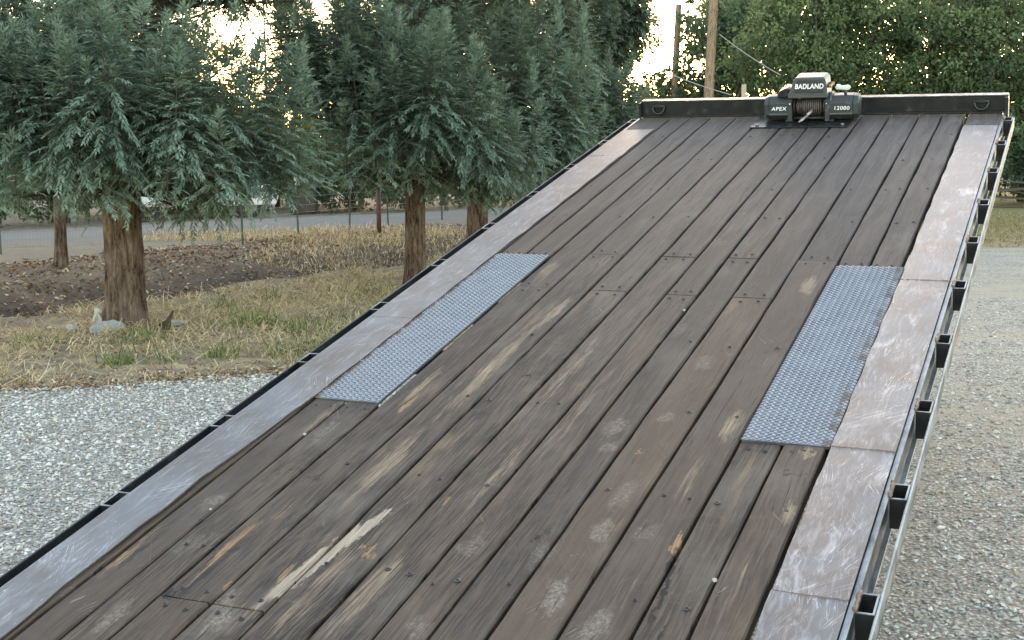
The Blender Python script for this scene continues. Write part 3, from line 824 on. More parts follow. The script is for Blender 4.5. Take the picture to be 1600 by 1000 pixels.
def scatter(n, x0, x1, y0, y1, cond, dens=None):
    x = rng.uniform(x0, x1, n * 3); y = rng.uniform(y0, y1, n * 3)
    k = cond(x, y)
    if dens is not None: k &= rng.random(len(x)) < dens(x, y)
    return x[k][:n], y[k][:n]
ye = np.vectorize(yard_edge)
xl, yl = scatter(26000, -5.2, -.6, 4.2, 10.2, lambda x, y: (y < ye(x) + .05) & (x > -y * .42) & (x < -.02 * y + -.6))
xr, yr = scatter(20000, .9, 6.2, 3.6, 14.5, lambda x, y: (x < y * .42) & (x > .22 * y + .0), lambda x, y: np.clip(1.35 - y / 11, .15, 1))
P = np.stack([np.r_[xl, xr], np.r_[yl, yr], np.full(len(xl) + len(xr), .009)], -1)
S = np.exp(rng.normal(math.log(.0082), .36, len(P))).clip(.004, .018)
P[:, 2] = .006 + S * .25
tag(octas(P, S, rng.random(len(P)), 'gravel', M_stone), 'loose grey gravel stones covering the yard on both sides of the deck', 'gravel', kind='stuff')

# ------------------------------------------------------------------ foliage builders
def kites(P, D, Sd, L, W, tint, name, mat, parent, fold=.25, kind='stuff'):
    """leaf-shaped faces: base, two sides, tip"""
    Nl = np.cross(D, Sd)
    m_ = P + D * (L * .42)[:, None]; off = Sd * (W * .5)[:, None]; dn = Nl * (W * fold)[:, None]
    V = np.stack([P, m_ + off - dn, P + D * L[:, None], m_ - off - dn], 1)
    n = len(P); b = np.arange(n)[:, None] * 4
    Fc = np.concatenate([b + np.array([0, 1, 2]), b + np.array([0, 2, 3])], 0)
    o = np_mesh(name, V.reshape(-1, 3), Fc, mat, parent, attrs={'tint': np.repeat(tint, 4)})
    if kind: o['kind'] = kind
    return o
def unit(v): return v / (np.linalg.norm(v, axis=-1, keepdims=True) + 1e-9)

def spray_shoot(acc, base, axis, height, radius, rg, tw_gap=.032, fg_gap=.024, fl=.085, fw=.019, e0=-32, e1=62, bright=0.0):
    """one upright, cone-shaped shoot: a stem, side twigs spiralling up it, finger-like sprays along each twig"""
    axis = unit(np.asarray(axis, float)); base = np.asarray(base, float)
    n = max(6, int(height / tw_gap))
    t = (np.arange(n) + rg.random(n)) / n
    az = np.arange(n) * 2.39996 + rg.normal(0, .35, n)
    el = np.radians(e0 + (e1 - e0) * t ** 1.15 + rg.normal(0, 11, n))
    Lt = (radius * (1 - t) ** 1.05 * np.clip(t / .12 + .45, 0, 1) + .055) * rg.uniform(.62, 1.15, n)
    pos = base + axis * (t * height)[:, None]
    hz = np.stack([np.cos(az), np.sin(az), np.zeros(n)], -1)
    d = unit(hz * np.cos(el)[:, None] + axis * np.sin(el)[:, None])
    kf = np.maximum(3, (Lt / fg_gap).astype(int))
    tid = np.repeat(np.arange(n), kf); m = len(tid)
    j = np.arange(m) - np.repeat(np.cumsum(kf) - kf, kf)
    s = (j + .6 + rg.uniform(-.25, .25, m)) / kf[tid]; s = .10 + .90 * s.clip(0, 1)
    D0 = d[tid]; sag = .20 * (1 - t[tid]) + .04
    P = pos[tid] + D0 * (Lt[tid] * s)[:, None]; P[:, 2] -= sag * Lt[tid] * s ** 2
    td = D0.copy(); td[:, 2] -= 2 * sag * s; td = unit(td)
    sd_ = unit(np.cross(td, np.array([0, 0, 1.0]) + 1e-3))
    up_ = np.cross(sd_, td)
    side_ = np.where(j % 2 == 0, 1.0, -1.0)
    a = np.radians(np.where(s > .97, 6, 46 - 16 * s) + rg.normal(0, 9, m))
    FD = unit(td * np.cos(a)[:, None] + sd_ * (np.sin(a) * side_)[:, None] + up_ * rg.normal(-.05, .16, m)[:, None])
    FD[:, 2] -= .16 * (1 - t[tid]); FD = unit(FD)
    L = fl * (1.10 - .45 * s) * rg.uniform(.7, 1.25, m)
    W = fw * rg.uniform(.75, 1.2, m)
    roll = unit(np.cross(FD, up_) + rg.normal(0, .3, (m, 3)))
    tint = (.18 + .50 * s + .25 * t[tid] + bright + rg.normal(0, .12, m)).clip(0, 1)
    acc.append((P, FD, unit(roll - FD * (roll * FD).sum(-1, keepdims=True)), L, W, tint))
    # the bare leader at the top
    k = 16; tt = rg.random(k); ad = unit(axis + rg.normal(0, .22, (k, 3)))
    P2 = base + axis * height * (.86 + .16 * tt)[:, None]
    acc.append((P2, ad, unit(np.cross(ad, rg.normal(0, 1, (k, 3)))), np.full(k, fl * 1.1), np.full(k, fw * .55), np.full(k, .85)))

def flush(acc, name, mat, parent):
    c = [np.concatenate([a[i] for a in acc], 0) for i in range(6)]
    return kites(*c, name, mat, parent)

def trunk_mesh(name, mat, parent, pts, rad, n=40, ridge=.05, seedv=0, limbs=()):
    """lumpy, furrowed trunk: pts list of (x,y,z), rad list"""
    V, Fc = [], []
    for i, (p, r) in enumerate(zip(pts, rad)):
        for j in range(n):
            a = 2 * math.pi * j / n
            k = 1 + ridge * (1 - 2 * abs(math.sin(a * 8 + .9 * math.sin(p[2] * 2.1 + seedv) + .6 * math.sin(a * 3)))) * .7 + ridge * mnoise.noise((math.cos(a) * 5 + seedv, math.sin(a) * 5, p[2] * 1.2)) * 2.2 + ridge * .6 * mnoise.noise((math.cos(a) * 13, math.sin(a) * 13 + seedv, p[2] * 4))
            V.append((p[0] + r * k * math.cos(a), p[1] + r * k * math.sin(a), p[2]))
    for i in range(len(pts) - 1):
        for j in range(n):
            Fc.append((i * n + j, i * n + (j + 1) % n, (i + 1) * n + (j + 1) % n, (i + 1) * n + j))
    mb = MB(); me = bpy.data.meshes.new('t'); me.from_pydata(V, [], Fc); mb.bm.from_mesh(me); bpy.data.meshes.remove(me)
    for (lp, lr) in limbs: mb.tube(lp, lr, 6)
    return mb.build(name, mat, parent, True)

def redwood(loc, H, Rc, zlow, dia, label, sd_, zdet, keys=(), nshoot=90, fl=.084, fw=.0165, mat=None, gapf=1.0, group='redwood trees in a row beside the ditch', front=True, side_up=0,  nhigh=26, inner=26):
    rg = np.random.default_rng(sd_); rr = random.Random(sd_)
    x0, y0 = loc; z0 = tz(x0, y0) - .05
    t = empty('redwood_tree', (x0, y0, z0)); tag(t, label, 'tree', group)
    acc, limbs = [], []
    cz = 0 - z0
    def radius(z):
        f = (z - zlow) / (H - zlow)
        return Rc * min(1.0, .80 + (z - zlow) * .45) * (1 - max(0, (f - .28) / .72)) ** .75 + .06
    def add(px, py, pz, h, r_, lean, **kw):
        h *= 1.08
        spray_shoot(acc, (px, py, pz), lean, h, r_, rg, .0165 * gapf, .0125 * gapf, fl, fw, **kw)
        rad = math.hypot(px, py)
        if rad > .15:
            zb = max(zlow + .16, pz + h * .1 - rad * rr.uniform(.1, .4))
            limbs.append(([(0, 0, zb), (px * .5, py * .5, zb + (pz - zb) * .35 + .02), (px, py, pz), (px + lean[0] * h * .6, py + lean[1] * h * .6, pz + h * .75)], [.022, .014, .009, .003]))
    cdir = math.atan2(-y0, -x0)                       # towards the yard
    for k in range(nshoot):
        az = k * 2.39996 + rr.uniform(-.5, .5)
        facing = math.cos(az - cdir)
        if front and facing < -.35 and rr.random() < .55: continue
        z = zlow + (zdet - zlow) * ((k * .618034) % 1.0) ** .9
        rr_ = radius(z) * rr.uniform(.52, 1.0)
        low = z < zlow + .45
        latr = rr_ * (math.cos(az) * y0 - math.sin(az) * x0) / math.hypot(x0, y0)
        if latr * side_up > .85: z = max(z, 1.62); low = False
        if facing > .86 and z < zlow + .5: z += .34; low = False
        h = rr.uniform(.55, 1.15) * (.75 if low else 1)
        ln = (math.cos(az) * rr.uniform(.05, .35), math.sin(az) * rr.uniform(.05, .35), 1)
        add(rr_ * math.cos(az), rr_ * math.sin(az), z - .12, h, h * rr.uniform(.40, .58), ln, e0=-36 if low else -28, e1=66, bright=rr.uniform(-.36, .0))  # fill shoots darkened: crown shade painted into the tint
        if low and rr.random() < .75:      # hanging lower sprays
            ln2 = (math.cos(az) * .9, math.sin(az) * .9, -.5)
            spray_shoot(acc, (rr_ * .75 * math.cos(az), rr_ * .75 * math.sin(az), z + .12), ln2, rr.uniform(.22, .34), .20, rg, .0165 * gapf, .0125 * gapf, fl, fw, e0=10, e1=50, bright=-.05)
    for k in range(inner):                            # growth close to the trunk, its shade put into the tint
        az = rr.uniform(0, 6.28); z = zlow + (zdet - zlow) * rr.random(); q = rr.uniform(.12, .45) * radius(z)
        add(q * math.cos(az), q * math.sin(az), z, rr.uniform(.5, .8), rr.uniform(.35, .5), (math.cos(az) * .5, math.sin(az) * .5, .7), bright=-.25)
    for k in range(nhigh):                            # above the picture: coarser
        az = k * 2.4; z = zdet + (H - zdet) * (k + .5) / nhigh; q = radius(z) * rr.uniform(.4, .9)
        spray_shoot(acc, (q * math.cos(az), q * math.sin(az), z), (math.cos(az) * .25, math.sin(az) * .25, 1), 1.3, .75, rg, .07, .055, fl * 2.1, fw * 2.6)
    for (dx, dy, z, h, r_) in keys:
        z = z + cz; lift = max(0.0, zlow + .16 - z); h2 = h - lift
        if h2 < .3: continue
        add(dx, dy, z + lift, h2, min(r_, h2 * .62), (dx * .04, dy * .04, 1), e0=-18, e1=74, bright=.26)  # leaders lightened in the tint to stand out from the painted shade
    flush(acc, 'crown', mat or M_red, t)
    mb = MB()
    for (lp, lr) in limbs: mb.tube(lp, lr, 5)
    mb.build('branches', M_limb, t, True)['kind'] = 'stuff'
    zs = [0, .06, .14, .3, .5] + list(np.arange(.75, H, .35))
    rd = [dia * .5 * (1.0 if z > .6 else 1 + .38 * math.exp(-z * 6)) * max(.04, 1 - z / H) ** .8 for z in zs]
    trunk_mesh('trunk', M_bark, t, [(.02 * math.sin(z), .02 * math.cos(z * 1.3), z) for z in zs], rd, 72, .07, sd_)
    return t

def kp(px, py, D, h, r_, tree):
    """place a named leader by its position beside its own tree: lateral offset, depth and tip height"""
    x = (px - 800) / 2102.4 * D; ztip = 1.70 + (228 - py) / 2102.4 * D
    return (x - tree[0], D - tree[1], ztip - h, h, r_)

T1 = (-3.64, 12.54); T2 = (-1.13, 15.6); T3 = (-.48, 18.6)
redwood(T1, 8.5, 1.72, 1.16, .355, 'nearest redwood with thick furrowed trunk standing above two pale rocks', 11, 3.5,
        keys=[kp(236, -22, 11.6, 1.25, .52, T1), kp(45, 55, 11.3, 1.0, .55, T1), kp(345, 188, 11.2, .85, .42, T1), kp(292, 112, 11.4, .9, .42, T1), kp(468, 100, 12.4, 1.25, .40, T1), kp(110, 95, 11.3, .9, .5, T1),
              kp(165, 215, 11.1, .8, .5, T1), kp(30, 215, 11.0, .8, .5, T1), kp(265, 235, 11.0, .75, .48, T1), kp(440, 170, 12.3, .9, .36, T1), kp(-40, 150, 11.6, 1.0, .5, T1),
              kp(300, -10, 12.6, 1.2, .55, T1), kp(325, 40, 12.8, 1.1, .5, T1), kp(270, 45, 12.0, 1.1, .5, T1), kp(180, 20, 11.7, 1.1, .55, T1), kp(130, -10, 11.8, 1.1, .55, T1), kp(75, 0, 12.0, 1.1, .55, T1), kp(15, -20, 11.8, 1.1, .55, T1),
              kp(205, 90, 11.5, 1.0, .5, T1), kp(190, 160, 11.6, .9, .5, T1), kp(215, 260, 11.5, .7, .45, T1), kp(100, 170, 11.4, .9, .5, T1), kp(10, 130, 11.4, 1.0, .5, T1), kp(380, 130, 12.2, 1.0, .45, T1),
              kp(80, 270, 11.3, .7, .45, T1), kp(150, 290, 11.4, .6, .4, T1), kp(-20, 280, 11.3, .7, .45, T1), kp(200, -30, 11.8, 1.2, .55, T1), kp(225, -50, 12.0, 1.2, .55, T1), kp(170, -45, 12.0, 1.2, .55, T1), kp(240, -60, 12.9, 1.2, .6, T1), kp(150, -60, 13.0, 1.2, .6, T1), kp(60, -60, 13.0, 1.2, .6, T1)], nshoot=170, inner=40, side_up=1)
redwood(T2, 9.0, 1.50, 1.24, .25, 'second redwood behind the left edge of the deck with slim trunk', 23, 3.9,
        keys=[kp(607, -8, 14.7, 1.3, .5, T2), kp(630, 38, 14.5, 1.1, .45, T2), kp(545, 170, 14.3, .9, .42, T2), kp(550, 235, 14.2, .8, .40, T2), kp(700, 40, 15.0, 1.0, .4, T2), kp(590, 130, 14.2, .9, .45, T2),
              kp(660, 220, 14.4, .8, .4, T2), kp(555, 300, 14.4, .75, .36, T2), kp(520, 60, 15.2, 1.0, .4, T2), kp(660, -20, 15.2, 1.2, .5, T2), kp(560, -20, 15.4, 1.2, .5, T2), kp(650, 110, 14.8, 1.0, .42, T2), kp(640, 170, 14.9, .8, .40, T2), kp(515, 130, 15.6, 1.0, .4, T2),
              kp(505, 200, 15.6, .9, .42, T2), kp(690, 130, 15.1, 1.0, .4, T2), kp(590, 250, 14.6, .7, .4, T2), kp(690, 260, 14.8, .7, .4, T2), kp(720, -30, 15.6, 1.2, .5, T2)], nshoot=140, inner=40, side_up=-1)
redwood(T3, 10.0, 1.72, 1.28, .30, 'third redwood right behind the deck edge with its leaders leaning over the rail', 37, 4.4,
        keys=[kp(810, 0, 17.2, 1.3, .5, T3), kp(865, 20, 17.4, 1.2, .5, T3), kp(745, 60, 17.2, 1.1, .5, T3), kp(830, 110, 16.9, 1.1, .5, T3), kp(775, 150, 16.9, 1.0, .5, T3), kp(850, 200, 17.1, .9, .36, T3),
              kp(795, 235, 17.0, .9, .42, T3), kp(740, 220, 17.0, .9, .4, T3), kp(905, 30, 17.9, 1.2, .45, T3), kp(780, -10, 17.6, 1.3, .55, T3), kp(840, -30, 17.8, 1.3, .55, T3), kp(720, 10, 17.8, 1.2, .5, T3), kp(760, 110, 17.3, 1.0, .45, T3), kp(880, 100, 17.5, 1.1, .5, T3), kp(900, 160, 17.6, .9, .4, T3),
              kp(735, 150, 17.4, .9, .4, T3), kp(760, 280, 17.2, .7, .4, T3), kp(900, -20, 18.2, 1.3, .5, T3), kp(700, 180, 17.9, .9, .45, T3)], nshoot=150, gapf=1.05, inner=40)
redwood((1.0, 22.3), 9.5, 1.22, 1.4, .30, 'fourth redwood along the row, rising over the left rail below the header', 41, 4.9, nshoot=130, gapf=1.35, fl=.11, fw=.025, nhigh=24, inner=44, front=False)
redwood((1.80, 25.6), 5.2, 1.15, 1.2, .26, 'farthest redwood of the row, showing just left of the header corner', 43, 4.2, nshoot=100, gapf=1.6, fl=.12, fw=.029, nhigh=16, inner=36, front=False)
redwood((-6.52, 19.4), 6.5, 1.6, 1.75, .17, 'slim redwood across the ditch with bare lower trunk and dry leaves', 53, 4.0, nshoot=90, gapf=1.5, fl=.115, fw=.026, group='redwoods beyond the ditch', nhigh=18, inner=30)
redwood((-1.68, 22.9), 9.0, 1.2, 1.65, .18, 'dark redwood across the ditch directly behind the second redwood', 59, 4.6, nshoot=96, gapf=1.5, fl=.115, fw=.027, mat=M_redfar, group='redwoods beyond the ditch', nhigh=18, inner=36)
redwood((-6.45, 36.0), 6.2, .8, 1.2, .13, 'thin young redwood standing dark against the bright sky gap', 61, 5.6, nshoot=26, gapf=2.6, fl=.13, fw=.022, mat=M_redfar, group='redwoods beyond the ditch', nhigh=6, inner=8)

# ------------------------------------------------------------------ broad-leaved trees
def broadleaf(name, loc, H, Rx, zlow, label, sd_, mat, nl=40, per=800, ls=.15, lobe=(.7, 1.25), group='broad-leaved trees behind the header', cat='tree', shell=.72, dia=.35):
    rg = np.random.default_rng(sd_); x0, y0 = loc
    t = empty(name, (x0, y0, tz(x0, y0) - .05)); tag(t, label, cat, group)
    acc, limbs = [], []
    cz = (H + zlow) / 2; rz = (H - zlow) / 2
    for k in range(nl):
        u = unit(rg.normal(0, 1, 3)); q = rg.uniform(.35, .95)
        if u[1] > .4 and rg.random() < .5: u[1] *= -1          # fuller on the side facing the yard
        c = np.array([u[0] * Rx * q, u[1] * Rx * q, cz + u[2] * rz * q])
        r_ = rg.uniform(*lobe) * (1 - .25 * max(0, u[2]))
        n = int(per * (r_ / lobe[1]) ** 2)
        nt = max(8, n // 26); tv = unit(rg.normal(0, 1, (nt, 3)) + np.array([0, 0, .25]))      # leaves gather in twig-end tufts
        ti = rg.integers(0, nt, n); v = unit(tv[ti] + rg.normal(0, .20, (n, 3))); tr_ = rg.uniform(.62, 1.12, nt)
        rad = r_ * tr_[ti] * (shell + (1.08 - shell) * rg.random(n) ** .6)
        P = c + v * rad[:, None] * np.array([1, 1, .82])
        keep = P[:, 2] > .08
        P, v, rad, ti = P[keep], v[keep], rad[keep], ti[keep]; n = len(P)
        if n < 5: continue
        D = unit(v * .6 + rg.normal(0, .55, (n, 3)) + np.array([0, 0, -.35])); S2 = unit(np.cross(D, rg.normal(0, 1, (n, 3))))
        tint = (.30 + .26 * v[:, 2] + .30 * (rad / r_ - .8) + rg.normal(0, .12, n) + rg.normal(0, .13, nt)[ti] + rg.normal(0, .16)).clip(0, 1)  # lobe tops lighter, insides darker: light and shade put into the tint
        acc.append((P, D, S2, ls * rg.uniform(.6, 1.3, n), ls * .62 * rg.uniform(.7, 1.2, n), tint))
        if k % 2 == 0:
            limbs.append(([(0, 0, zlow * .6 + .3), (c[0] * .4, c[1] * .4, (c[2] + zlow) * .5), tuple(c)], [dia * .22, dia * .13, dia * .05]))
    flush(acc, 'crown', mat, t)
    zs = list(np.linspace(0, H * .8, 9))
    trunk_mesh('trunk', M_bark2, t, [(.06 * math.sin(z), .06 * math.cos(z), z) for z in zs], [dia * .5 * (1.15 - z / H) for z in zs], 14, .05, sd_, limbs)
    return t
BL = [((8.9, 40.0), 8.6, 2.9, .3, 'light green leafy tree directly behind the winch', M_leafA, 52),
      ((12.2, 39.5), 8.2, 3.0, .3, 'leafy green tree behind the right half of the header', M_leafA, 52),
      ((15.2, 40.0), 8.8, 3.0, .2, 'green tree rising behind the right corner of the header', M_leafA, 50),
      ((6.6, 45.0), 7.8, 2.5, .4, 'dark leafy tree just right of the tall bare pole', M_leafB, 36),
      ((18.5, 41.5), 9.5, 3.1, .2, 'broad dark tree at the far right edge of the picture', M_leafB, 40),
      ((10.2, 49.0), 11.0, 3.6, .8, 'tall dark tree filling the back above the winch', M_leafB, 44),
      ((15.6, 50.0), 12.0, 3.8, .8, 'tall dark tree filling the back at upper right', M_leafB, 44),
      ((22.5, 48.0), 11.0, 4.0, .5, 'tall tree just outside the right of the picture', M_leafB, 30)]
for i, (loc, H, Rx, zl, lb, mt, nl) in enumerate(BL):
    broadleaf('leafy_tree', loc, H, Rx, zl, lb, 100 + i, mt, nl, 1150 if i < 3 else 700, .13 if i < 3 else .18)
broadleaf('leafy_tree', (3.3, 46.0), 9.5, 1.45, 2.6, 'tall backlit tree left of the bright sky gap', 131, M_leafY, 26, 520, .17)
broadleaf('leafy_tree', (8.7, 52.0), 10.5, 1.7, 4.7, 'backlit tree with high branches just right of the tall bare pole', 133, M_leafY, 20, 420, .17)
for i, (x, y, H, Rx, lb) in enumerate(((5.0, 50.0, 4.6, 1.7, 'low yellow green bush between the two bare poles'), (6.9, 51.0, 5.0, 1.6, 'low backlit bush right of the tall bare pole'), (3.2, 43.0, 3.7, 1.4, 'low sunlit bush beyond the left header corner'),
                                       (8.5, 56.0, 5.6, 1.9, 'backlit bush far behind the tall bare pole'))):
    broadleaf('bush', (x, y), H, Rx, .1, lb, 140 + i, M_leafY, 20, 420, .15, (.5, .9), 'backlit bushes under the sky gap', 'bush', dia=.15)
# thicket beyond the road, at the left
for i, (x, y, H, Rx, mt, lb) in enumerate(((-9.8, 33.5, 3.6, 2.0, M_leafB, 'dark bush beyond the road at the far left'), (-4.1, 36.6, 3.4, 1.6, M_leafB, 'dark bush beyond the road right of the white topped post'),
                                           (-2.0, 39.0, 3.6, 1.7, M_leafB, 'dark bush beyond the road behind the second trunk'), (-6.6, 38.0, 3.7, 1.5, M_leafY, 'sunlit bush beyond the road behind the parked car'),
                                           (0.4, 41.0, 5.0, 2.0, M_leafB, 'dark bush beyond the road behind the third redwood'), (-13.5, 32.0, 5.0, 2.4, M_leafB, 'dark bush beyond the road outside the left edge'),
                                           (-11.9, 35.0, 4.2, 2.0, M_leafB, 'dark bush beyond the road, second from the left edge'), (-7.6, 36.8, 2.7, 1.5, M_leafB, 'low dark bush right behind the parked car'),
                                           (-5.5, 39.5, 3.2, 1.6, M_leafB, 'dark bush set back behind the dark box beyond the road'), (-16.5, 31.0, 5.0, 2.4, M_leafB, 'dark bush beyond the road farthest to the left'),
                                           (-8.6, 40.0, 4.4, 1.8, M_leafY, 'backlit bush far beyond the road under the left sky gap'))):
    broadleaf('bush', (x, y), H, Rx, .05, lb, 160 + i, mt, 20, 480, .13, (.5, .95), 'bushes beyond the road', 'bush', dia=.14)
for i, (x, y, H) in enumerate(((-15.5, 25.0, 2.2), (-13.4, 26.6, 2.4), (-11.6, 28.2, 2.0), (-9.9, 30.0, 2.1), (-4.2, 35.2, 2.0), (-2.6, 36.4, 2.2), (-1.0, 38.0, 2.3), (.8, 39.6, 2.4), (-8.6, 34.8, 2.0))):
    broadleaf('bush', (x, y), H, 1.25, .0, ('lowest roadside bush outside the left edge', 'roadside bush hugging the far road edge at the left border', 'roadside bush seen under the left branches of the nearest redwood', 'roadside bush just left of the parked car', 'roadside bush right of the dark box', 'roadside bush behind the white topped post', 'roadside bush left of the second trunk', 'roadside bush right of the second trunk', 'roadside bush behind the parked car')[i],
              200 + i, M_leafB, 18, 420, .11, (.45, .8), 'roadside bushes along the far edge of the road', 'bush', dia=.1)
broadleaf('leafy_tree', (-11.5, 43.0), 9.0, 2.6, 1.5, 'backlit tree beyond the road at upper left', 180, M_leafY, 26, 420, .2, group='trees beyond the road')
broadleaf('leafy_tree', (-1.2, 46.0), 10.5, 2.6, 1.5, 'backlit tree beyond the road behind the second redwood', 181, M_leafY, 28, 420, .2, group='trees beyond the road')
broadleaf('leafy_tree', (-5.1, 48.0), 7.6, 1.3, 1.5, 'thin backlit tree in the left sky gap', 182, M_leafY, 12, 260, .15, (.4, .8), group='trees beyond the road')

for i, (x, y, H, Rx, lb) in enumerate(((13.2, 38.2, 2.9, 1.5, 'low dark bush behind the board pile'), (15.6, 37.6, 3.2, 1.6, 'low dark bush right of the board pile at the picture edge'), (17.9, 38.5, 3.2, 1.8, 'low dark bush just outside the right edge'), (10.8, 38.0, 2.9, 1.5, 'low dark bush hidden behind the right end of the header'))):
    broadleaf('bush', (x, y), H, Rx, .0, lb, 190 + i, M_leafB, 22, 520, .14, (.5, .9), 'low bushes at the far right', 'bush', dia=.12)
# a far wood that closes the horizon
def far_wood():
    rg = np.random.default_rng(77); acc = []
    for k in range(230):
        x = -95 + 190 * (k + rg.random()) / 230; y = rg.uniform(72, 84); r_ = rg.uniform(1.2, 2.2); zc = rg.uniform(.6, 3.0)
        n = 210; v = unit(rg.normal(0, 1, (n, 3))); P = np.array([x, y, zc]) + v * (r_ * rg.uniform(.7, 1.05, n))[:, None]
        P[:, 2] = np.abs(P[:, 2]); D = unit(v + rg.normal(0, .6, (n, 3))); S2 = unit(np.cross(D, rg.normal(0, 1, (n, 3))))
        acc.append((P, D, S2, rg.uniform(.4, .75, n), rg.uniform(.25, .45, n), rg.random(n) * .6))
    o = flush(acc, 'far_wood', M_leafB, None); tag(o, 'low far wood closing the horizon behind everything', 'wood', kind='stuff')
far_wood()

# ------------------------------------------------------------------ poles and cables
def pole(x, y, H, r_, lean, label, mt):
    mb = MB(); n = 14
    mb.tube([(lean * z / H, 0, z) for z in np.linspace(0, H, n)], [r_ * (1.1 - .25 * k / n) for k in range(n)], 16)
    o = mb.build('utility_pole', mt, None, True); o.location = (x, y, -.3)
    return tag(o, label, 'pole', 'bare wooden poles behind the header')
M_pole = bark_material('weathered_pole_wood', (.19, .125, .085), (.29, .20, .14), (.37, .27, .20))
D1 = 38.0; x1 = (1103.5 - 800) / 2102.4 * D1
pole(x1 - .1, D1, 8.5, .135, .32, 'tall light brown pole behind the header, taller of the two', M_pole)
D2 = 44.0; x2 = (1049.5 - 800) / 2102.4 * D2
p2 = pole(x2 - .1, D2, 1.70 + (228 - 15) / 2102.4 * D2 + .3, .115, .26, 'short brown pole cut off in the bright sky gap', M_pole)
M_cable = simple('grey_cable', (.30, .28, .27), .6, .2)
def cable(a, b, sag, label):
    mb = MB(); a = Vector(a); b = Vector(b)
    mb.tube([a.lerp(b, k / 16) - Vector((0, 0, sag * 4 * (k / 16) * (1 - k / 16))) for k in range(17)], .014, 5)
    tag(mb.build('cable', M_cable), label, 'cable', 'thin cables behind the header')
def W3(px, py, D): return ((px - 800) / 2102.4 * D, D, 1.70 + (228 - py) / 2102.4 * D)
cable(W3(1010, 105, 37.5), W3(1140, 152, 36.5), .05, 'thin cable sloping down behind the tall pole to the header')
cable(W3(1120, 60, 37.6), W3(1215, 122, 36.8), .05, 'thin cable sloping down right of the tall pole')
mb = MB(); mb.box(-.045, .045, -.045, .045, 0, 1.70 + (228 - 136) / 2102.4 * 30, .006)
o = mb.build('wooden_post', simple('pale_post_wood', (.42, .35, .29), .8, 0, .2)); o.location = ((1159 - 800) / 2102.4 * 30, 30, 0)
tag(o, 'short pale wooden post peeking over the header left of the winch', 'post')

# lumber pile and post at the far right
M_lum = simple('old_lumber', (.085, .068, .055), .85, 0, .35, 5, .2)
lp = empty('lumber_pile', (13.75, 36.2, 0)); tag(lp, 'low pile of old boards under the trees at the far right', 'lumber')
for k in range(5):
    mb = MB(); mb.box(-1.1 + .25 * (k % 3), .9 - .2 * (k % 2), -.10, .10, .07, .11, .004)
    b_ = mb.build('board', M_lum, lp); b_.location = (0, -.12 + .1 * (k % 3), .14 * k); b_.rotation_euler = (R(6 * (k % 2)), R((-7, 4, 9, -3, 6)[k]), R(-16 + 11 * (k % 4)))
mb = MB(); mb.box(-.05, .05, -.05, .05, 0, 1.75, .004)
o = mb.build('wooden_post', simple('tan_post_wood', (.45, .36, .26), .8, 0, .2)); o.location = (13.55, 35.4, 0)
tag(o, 'tan wooden post beside the board pile at the right edge', 'post')

# ------------------------------------------------------------------ wire fence
M_post = simple('green_fence_post', (.040, .060, .050), .55, .2, .2)
M_wire = simple('galvanised_wire', (.24, .245, .245), .5, .5, .2)
fence = empty('wire_fence', (-3.99, 25.2, 0)); tag(fence, 'wire mesh fence on thin metal posts along the road', 'fence')
FL = [(-15.0, 16.4), (-12.4, 18.2), (-10.2, 19.8), (-8.1, 21.3), (-6.2, 22.5), (-4.66, 23.3), (-3.99, 25.2), (-3.25, 27.0), (-2.62, 28.6), (-1.6, 31.0), (.4, 34.5), (2.8, 38.0)]
def fz(p): return tz(*p)
for i, p in enumerate(FL):
    mb = MB(); h = 1.12
    z = fz(p)
    mb.box(-.018, .018, -.003, .003, -.2, h, 0); mb.box(-.003, .003, .0032, .030, -.2, h, 0)
    o = mb.build('fence_post', M_post, fence); o.location = (p[0] + 3.99, p[1] - 25.2, z)
    o.rotation_euler = (R(rs.uniform(-2, 2)), R(-2.2 if i == 6 else rs.uniform(-2, 2)), 0)
    if i == 6:
        tp = MB(); tp.box(-.021, .021, -.006, -.0035, h - .22, h + .004); tp.box(-.021, .021, -.0034, .033, h + .0005, h + .004)
        tp.box(-.021, -.0185, -.0034, .033, h - .22, h); tp.box(.0185, .021, -.0034, .033, h - .22, h)
        t2 = tp.build('white_post_tip', M_white, o)
wv, we = [], []
mb = MB()
for i in range(len(FL) - 1):
    a, b = FL[i], FL[i + 1]; za, zb = fz(a), fz(b)
    hs = (.10, .22, .34, .46, .60, .76, .92, 1.08)
    for h in hs:
        pa = Vector((a[0] + 3.99, a[1] - 25.2, za + h)); pb = Vector((b[0] + 3.99, b[1] - 25.2, zb + h))
        mb.tube([pa, pa.lerp(pb, .5) - Vector((0, 0, .012)), pb], .0022, 4, False)
    n = int(math.hypot(b[0] - a[0], b[1] - a[1]) / (.055 if i < 5 else .30))
    for k in range(1, n):
        t = k / n; x = a[0] + (b[0] - a[0]) * t + 3.99; y = a[1] + (b[1] - a[1]) * t - 25.2; z = za + (zb - za) * t
        mb.tube([(x, y, z + .06), (x, y, z + 1.08)], .0014, 3, False)
w_ = mb.build('wire_mesh', M_wire, fence); w_['kind'] = 'stuff'
# brown steel post near the fence
mb = MB(); mb.tube([(0, 0, -.2), (0, 0, .95)], .045, 12); mb.tube([(0, 0, .95), (0, 0, .97)], .05, 12)
o = mb.build('steel_post', simple('rust_red_post', (.085, .035, .028), .6, .2, .3)); o.location = (-2.55, 25.9, tz(-2.55, 25.9)); tag(o, 'rust red round post left of the second trunk', 'post')

